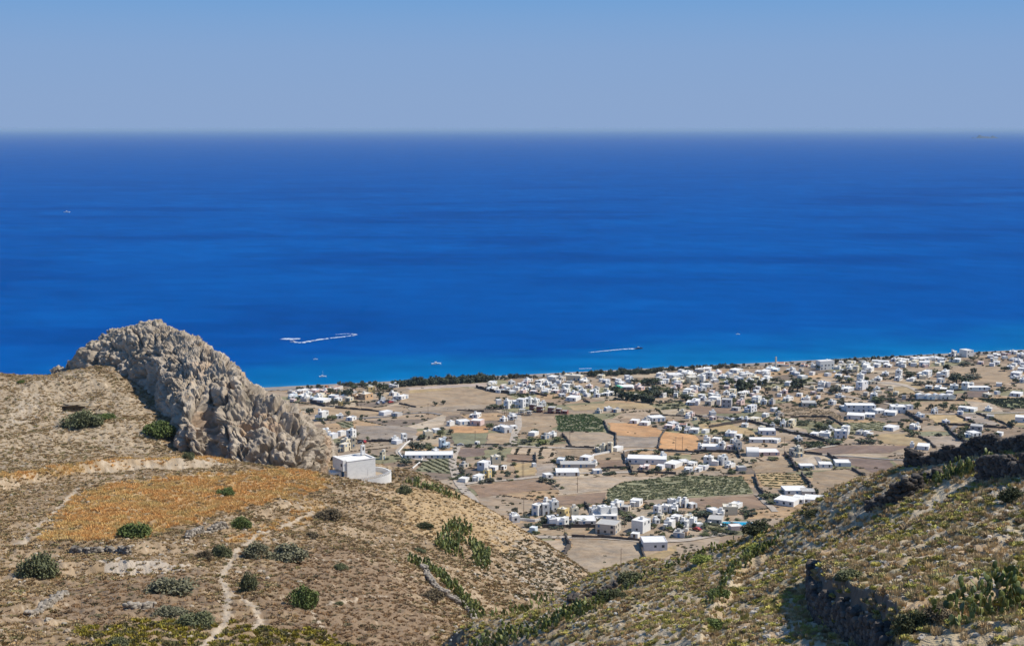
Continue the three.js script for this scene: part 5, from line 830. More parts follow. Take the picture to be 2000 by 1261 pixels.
for (const [where, list] of [
  ['in front of the ochre block', [[748, 768, 24, 20, 'round', 0], [742, 782, 14, 16, 'round', 2], [668, 775, 20, 16], [680, 777, 22, 18, 'round', 2], [645, 770, 18, 12], [652, 793, 16, 12], [672, 792, 14, 10], [690, 760, 16, 8], [720, 757, 18, 8], [760, 765, 14, 10]]],
  ['standing alone in the tan field', [[850, 792, 11, 9, 'round', 2], [866, 790, 10, 9, 'round', 2]]],
  ['near the white pair of houses by the rock', [[604, 810, 16, 13, 'round', 2], [624, 822, 20, 8], [648, 820, 20, 9, 'round', 3], [680, 812, 12, 10], [698, 850, 10, 6]]],
  ['by the palm hotel', [[966, 798, 20, 9, 'round', 0], [980, 799, 14, 9], [1000, 797, 10, 8, 'round', 3], [972, 782, 10, 8], [986, 782, 8, 8], [955, 798, 14, 5]]],
  ['around the lane behind the hill chapel', [[822, 882, 26, 16, 'round', 2], [805, 878, 22, 16, 'round', 4], [838, 882, 22, 14, 'round', 3], [824, 858, 18, 10], [860, 852, 18, 12], [880, 848, 14, 10], [794, 908, 24, 14, 'round', 2], [956, 838, 16, 13, 'round', 3], [718, 860, 8, 8]]],
  ['in the gardens of the middle left plain', [[942, 905, 18, 7], [905, 908, 12, 8], [902, 925, 14, 9], [958, 942, 20, 9], [975, 915, 12, 7], [1044, 845, 14, 8], [1038, 862, 22, 9, 'round', 3], [1060, 868, 26, 9, 'round', 5], [1090, 862, 24, 8, 'round', 3], [1025, 866, 18, 8], [1112, 902, 18, 13, 'round', 2], [1170, 878, 14, 10, 'round', 3]]],
  ['at the dark field hedge near the middle', [[1060, 941, 22, 9, 'round', 4], [1078, 944, 20, 8, 'round', 2], [1090, 950, 12, 5], [1098, 955, 10, 5], [1052, 975, 10, 7]]],
  ['in the tall hedge around the green plot', [[1200, 768, 14, 14, 'tall', 2], [1206, 772, 14, 16, 'tall', 0], [1214, 779, 14, 16, 'tall', 2], [1224, 781, 14, 15, 'tall', 2], [1234, 782, 14, 14, 'tall', 0], [1244, 783, 14, 14, 'tall', 2], [1254, 785, 14, 14, 'tall', 2], [1264, 786, 14, 13, 'tall', 0], [1274, 787, 12, 12, 'tall', 2], [1268, 770, 18, 14, 'round', 2], [1282, 766, 20, 14, 'round', 0], [1240, 748, 16, 10], [1256, 752, 18, 12]]],
  ['in the dark grove left of the white quarter', [[1265, 752, 26, 14, 'round', 2], [1280, 750, 26, 12, 'round', 0], [1300, 768, 26, 12, 'round', 3], [1314, 772, 26, 14, 'round', 2], [1284, 775, 26, 16, 'round', 2], [1268, 785, 24, 12, 'round', 4], [1340, 782, 22, 12, 'round', 2], [1356, 784, 18, 10], [1366, 744, 18, 14, 'round', 4], [1380, 752, 12, 8]]],
  ['in the tall dark row right of the white quarter', [[1446, 764, 20, 22, 'tall', 2], [1456, 763, 20, 20, 'tall', 0], [1466, 760, 18, 18, 'tall', 2], [1430, 752, 16, 14], [1484, 758, 12, 15, 'tall', 4], [1494, 752, 12, 12, 'tall', 2], [1424, 748, 14, 10], [1500, 766, 14, 10, 'round', 4], [1432, 788, 14, 9, 'round', 3]]],
  ['singled out in the dry land below the beach hotel', [[1558, 764, 32, 25, 'round', 2], [1600, 793, 12, 12, 'round', 2], [1654, 734, 20, 14, 'round', 4], [1640, 745, 22, 10, 'round', 2], [1660, 747, 20, 9], [1632, 768, 24, 14, 'round', 4], [1700, 768, 14, 13, 'round', 2], [1716, 786, 36, 10, 'round', 0], [1646, 793, 16, 12, 'round', 4], [1522, 804, 10, 9, 'round', 3], [1690, 742, 14, 7], [1740, 785, 22, 9], [1514, 748, 14, 10], [1526, 750, 14, 9], [1600, 722, 16, 10], [1725, 738, 12, 7]]],
  ['round the villas in the upper right', [[1868, 750, 34, 20, 'round', 2], [1882, 750, 26, 15, 'round', 0], [1848, 728, 14, 16, 'tall', 2], [1902, 732, 12, 13, 'round', 2], [1902, 740, 34, 10, 'round', 4], [1962, 725, 16, 10, 'round', 2], [1778, 736, 30, 10, 'round', 2], [1825, 730, 14, 10], [1796, 752, 22, 8], [1815, 752, 16, 8], [1902, 704, 16, 9], [1885, 713, 30, 6, 'round', 4], [1860, 706, 10, 8], [1768, 716, 10, 8], [1985, 748, 14, 8, 'round', 2], [1955, 765, 16, 6]]],
  ['in the scattered orchard above the farm lane', [[1793, 798, 15, 12, 'round', 3], [1819, 801, 10, 12, 'round', 4], [1828, 796, 6, 7, 'round', 3], [1836, 795, 8, 8, 'round', 3], [1844, 800, 14, 11, 'round', 2], [1862, 804, 15, 10, 'round', 3], [1878, 796, 14, 8, 'round', 3], [1848, 790, 12, 6], [1864, 794, 12, 5], [1812, 801, 8, 6], [1885, 782, 13, 12, 'round', 2], [1784, 778, 12, 7], [1864, 779, 10, 10, 'round', 2]]],
  ['around the farm sheds at right', [[1880, 843, 14, 9, 'round', 3], [1882, 848, 16, 9, 'round', 4], [1878, 860, 20, 13, 'round', 2], [1946, 851, 12, 7], [1978, 834, 16, 13, 'round', 2], [1938, 820, 12, 6], [1784, 852, 24, 10, 'round', 0], [1768, 842, 14, 6], [1898, 825, 10, 6]]],
  ['along the diagonal wall in mid plain', [[1502, 832, 22, 16, 'round', 3], [1384, 832, 8, 9, 'round', 0], [1520, 832, 18, 12, 'round', 2], [1622, 828, 18, 9, 'round', 2], [1600, 838, 24, 12, 'round', 3], [1612, 842, 20, 10], [1562, 874, 18, 14, 'round', 2], [1580, 875, 14, 8], [1424, 860, 22, 7, 'round', 0], [1402, 858, 22, 8], [1458, 860, 20, 8], [1682, 866, 24, 9, 'round', 2], [1704, 866, 24, 8, 'round', 2], [1630, 866, 34, 9, 'round', 0], [1700, 856, 16, 7], [1545, 825, 30, 8], [1570, 830, 24, 8]]],
  ['between the houses of the mid plain hotel', [[1284, 886, 18, 8, 'round', 0], [1240, 893, 22, 6], [1272, 924, 14, 8], [1284, 922, 14, 12, 'round', 2], [1306, 922, 16, 8], [1356, 905, 16, 8], [1372, 914, 20, 9, 'round', 0], [1340, 926, 16, 7], [1390, 918, 16, 6], [1448, 912, 12, 6], [1472, 905, 12, 9, 'round', 3], [1510, 898, 22, 6, 'round', 3]]],
  ['in the gardens of the lower white hamlet', [[1186, 984, 18, 10, 'round', 2], [1228, 1010, 30, 10, 'round', 3], [1215, 1005, 18, 8, 'round', 0], [1378, 1010, 34, 14, 'round', 2], [1356, 1008, 24, 10, 'round', 0], [1328, 1037, 14, 16, 'tall', 3], [1306, 1036, 14, 9, 'round', 5], [1316, 1038, 14, 7, 'round', 3], [1278, 1032, 12, 10, 'round', 3], [1403, 1040, 18, 9, 'round', 3], [1374, 1030, 20, 8, 'round', 0], [1260, 993, 10, 8], [1455, 1002, 24, 10, 'round', 2], [1468, 1008, 18, 8], [1384, 992, 10, 6], [1356, 1034, 10, 12, 'tall', 2], [1425, 1042, 20, 6], [1376, 1046, 20, 6], [1132, 994, 12, 10, 'round', 3], [1006, 1005, 14, 14, 'round', 4], [1062, 1024, 18, 14, 'round', 2], [1052, 1030, 16, 9, 'round', 0], [1300, 985, 14, 6], [1275, 987, 12, 5]]],
  ['by the industrial roofs', [[1498, 976, 24, 12, 'round', 3], [1508, 984, 24, 9, 'round', 0], [1596, 966, 8, 10, 'tall', 2], [1584, 958, 6, 6], [1540, 962, 30, 6, 'round', 2], [1612, 972, 26, 8, 'round', 4], [1512, 972, 20, 8], [1660, 946, 12, 5], [1586, 914, 10, 5], [1610, 906, 8, 6], [1624, 906, 8, 5], [1686, 928, 8, 6], [1580, 918, 16, 5], [1550, 912, 18, 6, 'round', 2]]],
]) {
  const made = list.slice().sort((a, b) => a[0] - b[0]).map((t) => [tree(...t), t]);
  made.forEach(([o, t], i) => tag(o, (t[4] === 'tall' ? 'slender dark' : t[5] === 3 || t[5] === 5 ? 'fresh green' : t[2] > 21 ? 'broad dark' : 'dark green') + ' tree, ' + (i ? ord[i] + ' from left ' : 'leftmost ') + where, 'tree', 'trees ' + where));
}
// tree belt along the beach and the small trees among the houses: masses nobody could count
{
  const sets = TREES.round.map(([c, t]) => c);
  const mass = (name, label, list) => sets.forEach((g, k) => { const l = list.filter((_, i) => i % sets.length === k), im = new THREE.InstancedMesh(g, stuffMat, l.length), m = new THREE.Matrix4(), q = new THREE.Quaternion(), col = new THREE.Color(); l.forEach(([px, py, w, h, c], i) => { const p = onPlain(px, py), s = metre(p); q.setFromAxisAngle(V(0, 1, 0), (i * 2.4) % 6.28); m.compose(p.setY(p.y - h / s * .22), q, V(w / s / .92, h / s, w / s / .92)); im.setMatrixAt(i, m); im.setColorAt(i, col.setRGB(...vary(c, .25))); }); tag(top(name, im), label + ['', ', second mix', ', third mix', ', fourth mix'][k], 'trees', label, 'stuff'); });
  const belt = [], small = [], C = [[.095, .11, .068], [.11, .122, .08], [.10, .105, .078], [.08, .095, .06]];
  for (const [x0, x1, n, h] of [[768, 958, 62, 13], [575, 640, 10, 7], [662, 735, 14, 9], [958, 1045, 16, 8], [1045, 1150, 10, 6], [1150, 1300, 46, 10], [1300, 1440, 30, 8], [1440, 1600, 16, 5.5], [1618, 1760, 26, 7], [1760, 1860, 13, 6], [1895, 2040, 18, 5]]) for (let i = 0; i < n; i++) { const px = mix(x0, x1, (i + rnd()) / n); belt.push([px, 757 - (px - 560) * .05 + R(1.5, 5.5) + (h > 9 ? 3.5 : .5), h * R(.8, 1.5), h * R(.85, 1.7), C[i % 4]]); }
  for (const [x0, x1, y0, y1, q] of [[1030, 1270, 745, 780, 70], [1270, 1500, 735, 800, 130], [1500, 1760, 725, 800, 110], [1760, 2030, 695, 800, 110], [570, 700, 765, 790, 30], [1330, 1640, 805, 875, 90], [1640, 1960, 815, 865, 60], [960, 1040, 755, 775, 24], [1250, 1420, 825, 850, 34], [1160, 1460, 880, 928, 50], [880, 1010, 850, 945, 50], [620, 880, 800, 905, 46], [1000, 1120, 840, 935, 36], [1020, 1500, 985, 1050, 80], [1480, 1620, 890, 985, 26]]) for (let i = 0; i < q * 2; i++) {
    const px = R(x0, x1), py = Math.max(R(y0, y1), 757 - (px - 560) * .05 + 6), p = onPlain(px, py); if (footprint.some(([x, z, r]) => Math.hypot(x - p.x, z - p.z) < r * .95)) continue;
    if (Object.values(fieldPoly).some((P) => inPoly(p.x, p.z, P))) continue; const k = .6 + (py - 700) / 500;
    small.push([px, py, R(6, 15) * k, R(3.5, 8) * k, rnd() < .25 ? [.10, .115, .045] : C[i % 4]]);
  }
  const free = (p) => !footprint.some(([x, z, r]) => Math.hypot(x - p.x, z - p.z) < r + 1) && !Object.values(fieldPoly).some((P) => inPoly(p.x, p.z, P));
  const hedge = []; for (const [a, b] of plotEdges) { const n = Math.ceil(a.distanceTo(b) / 1.6), green = rnd() < .5; for (let k = 0; k < n; k++) { const p = a.clone().lerp(b, (k + rnd()) / n); if (rnd() < .8 && free(p) && p.z > -1350) hedge.push([p.x, p.y - .1, p.z, R(1.2, 2.6), R(.9, green ? 2.6 : 1.5), vary(green ? [.085, .095, .05] : [.15, .115, .08], .3)]); } }
  scatter('plot_hedges', 'scrubby hedges and tumbled walls along the plot borders', 'hedge', tuftA, stuffMat, hedge);
  mass('tree_belt', 'dark grey-green tamarisk belt edging the beach', belt); mass('small_trees', 'small dark trees and shrubs among the houses of the plain', small);
}
// palms beside the hotel and at the cream houses
const palmG = (() => { const r = rng32(4), t = []; for (let i = 0; i < 16; i++) { const a = i / 16 * 6.283 + r() * .3, up = .25 + r() * .5; let p = V(0, 1, 0), d = V(Math.cos(a), up, Math.sin(a)); const s = V(-Math.sin(a), 0, Math.cos(a)); for (let k = 0; k < 5; k++) { const q = p.clone().addScaledVector(d, .11), w0 = .05 * Math.sin((k + .4) / 5.4 * 3.14), w1 = .05 * Math.sin((k + 1.4) / 5.4 * 3.14) * (k < 4 ? 1 : 0); t.push(p.clone().addScaledVector(s, -w0), p.clone().addScaledVector(s, w0), q.clone().addScaledVector(s, w1), p.clone().addScaledVector(s, -w0), q.clone().addScaledVector(s, w1), q.clone().addScaledVector(s, -w1)); p = q; d.y -= .28; } } return soup(t); })();
const palmT = new THREE.CylinderGeometry(.028, .042, 1, 7).translate(0, .5, 0);
[[985, 812, 12], [990, 812, 13], [994, 811, 11], [982, 811, 10]].map((q) => [q, 'by the lane below the palm hotel']).concat([[1124, 1028, 13], [1129, 1026, 14], [1141, 1024, 12], [1118, 1030, 9]].map((q) => [q, 'in the courtyard of the cream houses'])).sort((a, b) => a[0][0] - b[0][0]).forEach(([[px, py, h], w], i) => { const p = onPlain(px, py), o = new THREE.Group(); o.position.copy(p); part('fronds', palmG, leafs[0], o); part('trunk', palmT, trunkM, o); o.scale.setScalar(h / metre(p) / 1.15); tag(top('palm_tree', o), 'palm tree, ' + (i % 4 ? ord[i % 4] + ' from left ' : 'leftmost ') + w, 'palm tree', 'palms ' + w); });

// ---------------------------------------------------------------- crops in rows, scattered cactus plots
function plot(name, label, i, rows, color, size, along) { // plants inside one field
  const P = fieldPoly[i], b = box4(P, 0), out = []; const c = Math.cos(along), s = Math.sin(along), cx = (b[0] + b[1]) / 2, cz = (b[2] + b[3]) / 2, ext = Math.hypot(b[1] - b[0], b[3] - b[2]) / 2;
  for (let v = -ext; v < ext; v += rows) for (let u = -ext; u < ext; u += size * .75) { const x = cx + u * c - v * s + R(-.3, .3) * size, z = cz + u * s + v * c + R(-.15, .15) * rows; if (rnd() < .88 && inPoly(x, z, P) && fbm(x / 20, z / 20, 2) > -.35) out.push([x, plainY(x, z), z, size * R(.8, 1.5), size * R(.7, 1.3), vary(color, .3)]); }
  scatter(name, label, 'plants', [tuftA[0], tuftA[1]], stuffMat, out);
}
const idxOf = (s) => FIELDS.findIndex((f) => f[1].startsWith(s));
plot('green_crop', 'rows of green plants in the middle field', idxOf('under rows of green'), 3.0, [.125, .18, .07], 1.4, .1);
plot('cactus_crop', 'rows of prickly plants in the wide field above the hamlet', idxOf('of prickly plants'), 3.6, [.19, .205, .10], 1.4, .25);
plot('vine_rows', 'vine rows in the plot behind the chapel', idxOf('of vine rows behind'), 4.2, [.10, .105, .05], 1.3, 1.1);
plot('vine_rows', 'bright vine stripes beside the long windowed hotel', idxOf('of bright vine'), 5.2, [.20, .20, .075], 1.5, 1.0);
plot('vine_rows', 'vine stripes at the foot of the rock', idxOf('striped at the foot'), 4.6, [.14, .14, .06], 1.3, 1.0);
plot('shrub_rows', 'short parallel shrub rows beside the lane', idxOf('with short parallel'), 7.5, [.085, .08, .05], 1.5, 1.65);
plot('dark_vines', 'dark vines in the wedge by the lane', idxOf('wedge of dark'), 3.0, [.06, .085, .04], 1.4, .9);
plot('dark_shrubs', 'dark shrubs of the plot at the right edge', idxOf('of dark shrubs'), 3.2, [.075, .09, .055], 1.8, .4);
plot('young_plants', 'young plants dotting the tan field at right', idxOf('speckled with young'), 5, [.11, .105, .06], 1.2, .3);
plot('weeds', 'weeds in the pale green band of the golden field', idxOf('with a pale green'), 6, [.15, .16, .07], 1.5, .2);
plot('garden_crop', 'crop rows in the hedged green plot', idxOf('hedged by tall'), 3.4, [.12, .14, .05], 1.4, .2);
{ // rough weeds and dry bushes all over the plain
  const out = []; for (let i = 0; i < 9000; i++) { const px = R(560, 2030), py = R(745, 1130), p = onPlain(px, py); const q = fbm(p.x / 34, p.z / 34, 3); if (q < .05) continue; let inF = -1; for (const k in fieldPoly) if (inPoly(p.x, p.z, fieldPoly[k])) { inF = k; break; } if (inF >= 0 && rnd() < .93) continue; if (footprint.some(([x, z, r]) => Math.abs(x - p.x) < r && Math.abs(z - p.z) < r) || inland(p.x, p.z) < 18) continue; out.push([p.x, p.y, p.z, R(.8, 2.6), R(.6, 1.7), vary(rnd() < .5 ? [.12, .11, .06] : rnd() < .5 ? [.20, .155, .09] : [.095, .105, .055], .3)]); }
  scatter('roadside_weeds', 'rough weeds and low dry bushes across the coastal plain', 'weeds', tuftA, stuffMat, out);
}

// ---------------------------------------------------------------- field walls, poles, chimney, pool
const fieldWallM = std([.105, .088, .078], 1, { map: soilTex }), whiteWallM = WALL.w, hedgeM = leafs[2];
function fieldWall(pts, h, label, mat = fieldWallM, w = .7) {
  const P = pts.map((q) => onPlain(q[0], q[1])), o = [], r = rng32(pts.length * 77 + Math.round(P[0].x));
  for (let i = 0; i < P.length - 1; i++) { const a = P[i], b = P[i + 1], L = Math.hypot(b.x - a.x, b.z - a.z), n = Math.max(1, Math.round(L / 3)); for (let k = 0; k < n; k++) { const t = (k + .5) / n, hh = h * (mat === fieldWallM ? .75 + r() * .5 : 1), g = bx(L / n + .3, hh + .4, w * (.85 + r() * .3)); g.rotateY(-Math.atan2(b.z - a.z, b.x - a.x) + (mat === fieldWallM ? (r() - .5) * .12 : 0)); const x = mix(a.x, b.x, t), z = mix(a.z, b.z, t); g.translate(x, plainY(x, z) - .4, z); o.push(g); } }
  tag(top('field_wall', new THREE.Mesh(mergeGeometries(o), mat)), label, 'wall');
}
[[[[1180, 823], [1184, 835], [1190, 845], [1203, 850], [1203, 873]], 1.6, 'dark bent stone wall left of the large orange field'], [[[1105, 874], [1160, 876]], 1.4, 'dark stone wall along the lane left of the cream villa'],
[[[1286, 876], [1290, 855], [1298, 842], [1312, 838]], 1.3, 'dark wall between the two orange fields'], [[[1286, 881], [1366, 885]], 1.5, 'dark wall under the right orange field'], [[[1218, 886], [1220, 896], [1230, 911], [1234, 924]], 1.9, 'dark wall left of the long white hotel'],
[[[1533, 888], [1545, 900], [1551, 912], [1558, 920]], 2.3, 'thick dark wall curving left of the pale walled field'], [[[1566, 926], [1574, 938], [1583, 947], [1583, 956]], 1.7, 'purplish broken wall dividing tan and golden fields'], [[[1572, 885], [1606, 889]], 1.4, 'wall at the upper end of the pale walled field'],
[[[1617, 890], [1640, 903]], 1.9, 'dark wall right of the pale walled field'], [[[1665, 917], [1690, 931], [1714, 947]], 1.3, 'wall running down to the dark slope'], [[[1795, 853], [1815, 863], [1827, 875]], 1.5, 'wall between golden and mauve plots at right'],
[[[1847, 832], [1860, 848], [1872, 858], [1890, 866]], 2, 'dark wall left of the farm sheds'], [[[1833, 829], [1890, 832], [1966, 837]], 1.5, 'long dark wall above the farm sheds'], [[[1870, 812], [1905, 827]], 1.2, 'brown wall at the golden plot by the farm lane'],
[[[1908, 808], [1945, 820], [1976, 834]], 1.3, 'hedged wall sloping to the farm at right'], [[[1105, 1051], [1109, 1063], [1114, 1068], [1100, 1087]], 2.4, 'zigzag dark wall in the near dusty field'], [[[1117, 1050], [1180, 1051], [1252, 1057]], 1.5, 'long dark wall on the far side of the near dusty field'],
[[[1250, 1060], [1255, 1080], [1262, 1100]], 1.8, 'dark wall beside the lone box house'], [[[1060, 1031], [1110, 1030], [1165, 1030]], 1.8, 'purplish courtyard wall under the cream houses'], [[[1385, 836], [1460, 823], [1490, 831], [1530, 843], [1580, 853], [1640, 869]], 1.8, 'very long dark diagonal wall across the right plain'],
[[[1325, 801], [1370, 815]], 1.1, 'wall at the edge of the brown field'], [[[1270, 811], [1372, 814]], 1, 'low wall over the green weeds'], [[[655, 797], [720, 802], [782, 809]], 1.3, 'brown wall crossing the field left of the car park'], [[[606, 786], [634, 794], [650, 788]], 2.2, 'dark hedge wall round the low white house'],
[[[893, 802], [945, 804.5]], 1.1, 'thin dark wall below the palm hotel field'], [[[698, 862], [735, 863], [806, 861]], 1.6, 'dark wall under the ploughed field by the rock'], [[[1760, 801], [1780, 813], [1802, 826]], 2.2, 'dark wall descending from the far right lane'], [[[1040, 768], [1068, 774]], 1.3, 'dark wall at the far cottages'],
[[[1140, 783], [1152, 787]], 1.4, 'short dark wall in the golden curve'], [[[780, 789], [800, 793], [812, 796]], 1.2, 'short wall right of the parked cars'], [[[1045, 888], [1047, 906]], 2, 'short upright dark wall beside the brown field'], [[[930, 757], [964, 766], [996, 769]], 2.0, 'dark hedge wall round the beach cottages'],
[[[1788, 763], [1835, 764], [1880, 763]], 1.5, 'dark wall below the white dome house'], [[[1770, 782], [1830, 783], [1885, 783]], 1.2, 'wall in front of the barrel vaults'], [[[1175, 915], [1228, 914.5]], 1.2, 'wall under the brown field left of the hotel'], [[[1098, 848], [1110, 862], [1116, 873]], 1.3, 'dark wall right of the garden plot'],
[[[886, 870.5], [940, 870], [1000, 870]], 1.1, 'dark wall above the crossing lane'], [[[1000, 900], [1046, 903]], 1, 'wall below the brown plot'], [[[1142, 986], [1160, 1004], [1170, 1012]], 1.8, 'dark slanting wall left of the arched terrace'], [[[1205, 998], [1225, 1008], [1236, 1018]], 2, 'dark slanting wall right of the arched terrace'],  // the strip above the crossing lane is a dark shadow shaped as a wall
[[[1474, 930], [1482, 955], [1500, 975]], 1.8, 'dark hedge wall on the right of the cactus field'], [[[1236, 922], [1320, 926]], 1.2, 'wall above the cactus field'], [[[1440, 878], [1446, 895]], 2, 'dark gateway wall left of the barrel-roofed house'], [[[1360, 882], [1440, 884]], 1.5, 'dark wall below the walled group'], [[[1545, 815], [1620, 815], [1648, 832]], 1.3, 'wall below the dotted tan field']].forEach((a) => fieldWall(...a));
[[[[1190, 884], [1160, 890], [1150, 897]], 1.2, 'curved white wall left of the domed villa'], [[[1062, 1016], [1045, 1019], [1012, 1016]], 1.4, 'white yard wall left of the yellow house'], [[[805, 858], [792, 868], [778, 884], [786, 894]], .8, 'white wall along the curling lane'], [[[826, 894], [822, 902], [806, 915]], .8, 'white path wall above the vine rows'], [[[1896, 763], [1930, 764]], 1.0, 'white boundary wall right of the dome house']].forEach(([p, h, l]) => fieldWall(p, h, l, whiteWallM, .4));
const poleG = new THREE.CylinderGeometry(.11, .15, 9, 7).translate(0, 4.5, 0), armG = bx(1.7, .12, .12, 0, 8.3, 0);
[[1113, 868, 'left of the cream villa'], [1023, 932, 'beside the white walled farm'], [1128, 962, 'in the wide beige field'], [1023, 1003, 'left of the yellow house'], [1213, 1108, 'in the near dusty field'], [1387, 846, 'in the golden field by the diagonal wall'], [1320, 880, 'left one in the right orange field'], [1333, 880, 'right one in the right orange field'], [928, 868, 'in the olive field under the orange strip'], [836, 812, 'beside the pale curved track'], [1020, 932, 'next to the golden plot'], [1747, 782, 'below the far right villas'], [705, 800, 'near the ochre block'], [1455, 868, 'beside the long white roofs'], [1532, 880, 'by the dark trees in mid plain'], [1102, 1062, 'at the zigzag wall'], [1220, 1030, 'between the front row houses']].forEach(([px, py, w]) => { const o = new THREE.Group(); o.position.copy(onPlain(px, py)); part('pole', poleG, woodM, o); part('crossarm', armG, woodM, o); for (const x of [-.7, .7]) part('insulator', new THREE.CylinderGeometry(.05, .06, .22, 6).translate(x, 8.53, 0), WALL.g, o); o.rotation.y = .4; tag(top('utility_pole', o), 'wooden utility pole ' + w, 'pole', 'utility poles'); });
{ const p = onPlain(1515.5, 721), o = new THREE.Group(); o.position.copy(p); part('shaft', new THREE.LatheGeometry([[1.1, 0], [1.0, 3], [.62, 10.2], [.72, 10.3], [.72, 10.8], [.5, 10.8], [.5, 9]].map((q) => new THREE.Vector2(...q)), 14), WALL.e, o); part('base', bx(2.8, 1.4, 2.8), WALL.g, o); tag(top('factory_chimney', o), 'slender tall factory chimney rising against the sea', 'chimney'); }
{ // pool with white rim and pavilion roof
  const p = onPlain(1440, 1024), o = new THREE.Group(); o.position.copy(p); o.rotation.y = -.05; part('rim', merge([bx(17, .35, .7, 0, 0, -4.1), bx(17, .35, .7, 0, 0, 4.1), bx(.7, .35, 7.5, -8.15, 0, 0), bx(.7, .35, 7.5, 8.15, 0, 0)]), WALL.w, o); part('water', bx(15.6, .24, 7.5), std([.01, .30, .46], .25), o); tag(top('swimming_pool', o), 'turquoise swimming pool in front of the cream house', 'pool');
  const q = onPlain(1207, 762), g = new THREE.Group(); g.position.copy(q); part('roof', new THREE.ConeGeometry(4.2, 2, 8).translate(0, 3.6, 0), std([.03, .26, .16], .7), g); for (let i = 0; i < 6; i++) part('post', new THREE.CylinderGeometry(.12, .12, 2.7, 6).translate(Math.cos(i * 1.047) * 3.2, 1.35, Math.sin(i * 1.047) * 3.2), WALL.w, g); tag(top('pavilion', g), 'small pavilion with bright green roof among dark trees', 'pavilion');
  const s = onPlain(1908, 861), t = new THREE.Group(); t.position.copy(s); part('box', bx(4.4, 2.4, 2.6), std([.03, .30, .17], .6), t); part('lid', bx(4.6, .12, 2.8, 0, 2.4, 0), std([.05, .34, .21], .6), t); tag(top('container', t), 'green container beside the farm sheds', 'container');
}
{ // parked cars in the dusty yards
  const paint = [[.7, .7, .7], [.05, .05, .06], [.35, .36, .38], [.10, .13, .2], [.4, .05, .04]].map((c) => std(c, .35, { metalness: .2 }));
  const s = new THREE.Shape([[-2.1, .35], [-2.1, .8], [-1.2, .95], [-.6, 1.42], [.9, 1.42], [1.6, .95], [2.1, .85], [2.1, .35]].map((q) => new THREE.Vector2(...q))), bodyG = new THREE.ExtrudeGeometry(s, { depth: 1.6, bevelEnabled: true, bevelSize: .06, bevelThickness: .06, bevelSegments: 1 }).translate(0, 0, -.8), glassG = new THREE.ExtrudeGeometry(new THREE.Shape([[-1.05, .96], [-.56, 1.36], [.86, 1.36], [1.42, .96]].map((q) => new THREE.Vector2(...q))), { depth: 1.76, bevelEnabled: false }).translate(0, 0, -.88), wheelG = new THREE.CylinderGeometry(.32, .32, .22, 10).rotateX(1.5708);
  const cars = [[744, 786], [750, 788], [757, 785], [763, 787], [738, 789], [768, 785], [1206, 800], [1214, 803], [1198, 804], [1421, 820], [1432, 821], [1444, 821], [704, 866], [712, 865], [899, 871], [1630, 728], [1640, 730], [1650, 728], [1362, 1036], [1390, 1022], [1166, 1014]];
  cars.forEach(([px, py], i) => { const o = new THREE.Group(); o.position.copy(onPlain(px, py)).y += .3; o.rotation.y = (i * 1.3) % 3; part('body', bodyG, paint[(i * 3) % 5], o); part('windows', glassG, glassM, o); for (const x of [-1.3, 1.3]) for (const z of [-.75, .75]) { const w = part('wheel', wheelG, darkM, o); w.position.set(x, .32, z); } const near = i < 6 ? 'in the car park, ' + (['fourth', 'third', 'second', 'rightmost but one', 'leftmost', 'rightmost'][i]) + ' by the ochre block' : i < 9 ? 'in the yard above the green rows' : i < 12 ? 'on the track above the golden field' : i < 14 ? 'by the wall near the rock' : i < 15 ? 'at the lane crossing' : i < 18 ? 'beside the beach hotel' : ['in the yard of the stepped hamlet', 'by the pool house', 'on the arched terrace'][i - 18]; tag(top('parked_car', o), ['white', 'red', 'dark blue', 'grey', 'black'][[0, 4, 3, 2, 1].indexOf((i * 3) % 5)] + ' parked car ' + near, 'car', 'parked cars'); });
}

// ---------------------------------------------------------------- boats and wakes
const foamM = std([.58, .66, .74], .9);
function foam(pts, w0, w1, y, label, seed) {
  const P = pts.map(([x, z]) => atLevel(x, z, 0)), c = new THREE.CatmullRomCurve3(P, false, 'centripetal'), n = 160, pos = [], idx = []; let v = 0;
  for (let i = 0; i <= n; i++) { const u = i / n, p = c.getPointAt(u), t = c.getTangentAt(u), s = V(-t.z, 0, t.x), w = mix(w0, w1, u) * Math.sin(Math.min(1, u * 8 + .15) * 1.57) * Math.sin(Math.min(1, (1 - u) * 8 + .1) * 1.57), a = w * (.7 + .8 * n2(i * .21, seed)), b = w * (.7 + .8 * n2(i * .19, seed + 40)); pos.push(p.x - s.x * a, y, p.z - s.z * a, p.x, y + .12, p.z, p.x + s.x * b, y, p.z + s.z * b); if (i < n && n2(i * .33, seed + 7) < .45) for (const k of [0, 1]) { const q = i * 3 + k; idx.push(q, q + 3, q + 1, q + 1, q + 3, q + 4); } }
  const g = new THREE.BufferGeometry(); g.setAttribute('position', new THREE.Float32BufferAttribute(pos, 3)); g.setIndex(idx); g.computeVertexNormals(); const nn = g.attributes.normal; if (nn.getY(4) < 0) { g.setIndex(idx.map((_, i) => idx[i - i % 3 + 2 - i % 3])); g.computeVertexNormals(); }
  tag(top('boat_wake', new THREE.Mesh(g, foamM)), label, 'wake', null, 'stuff');
}
foam([[573, 668.5], [590, 669], [612, 665], [640, 661], [668, 658], [697, 654]], 3.2, 1.6, .2, 'long white wake curving away to the right', 3);
foam([[554, 661], [565, 662.5], [575, 662], [586, 661]], 6, 4, .22, 'short broad foam patch at the left of the long wake', 13);
foam([[655, 653.5], [675, 652], [690, 652.5], [697, 654]], 1, 1.4, .24, 'thin foam loop closing the long wake', 23);
foam([[1150, 688.5], [1175, 686], [1200, 683.5], [1225, 681.5], [1246, 681]], 1.0, 2.4, .2, 'straight white wake behind the right speedboat', 33);
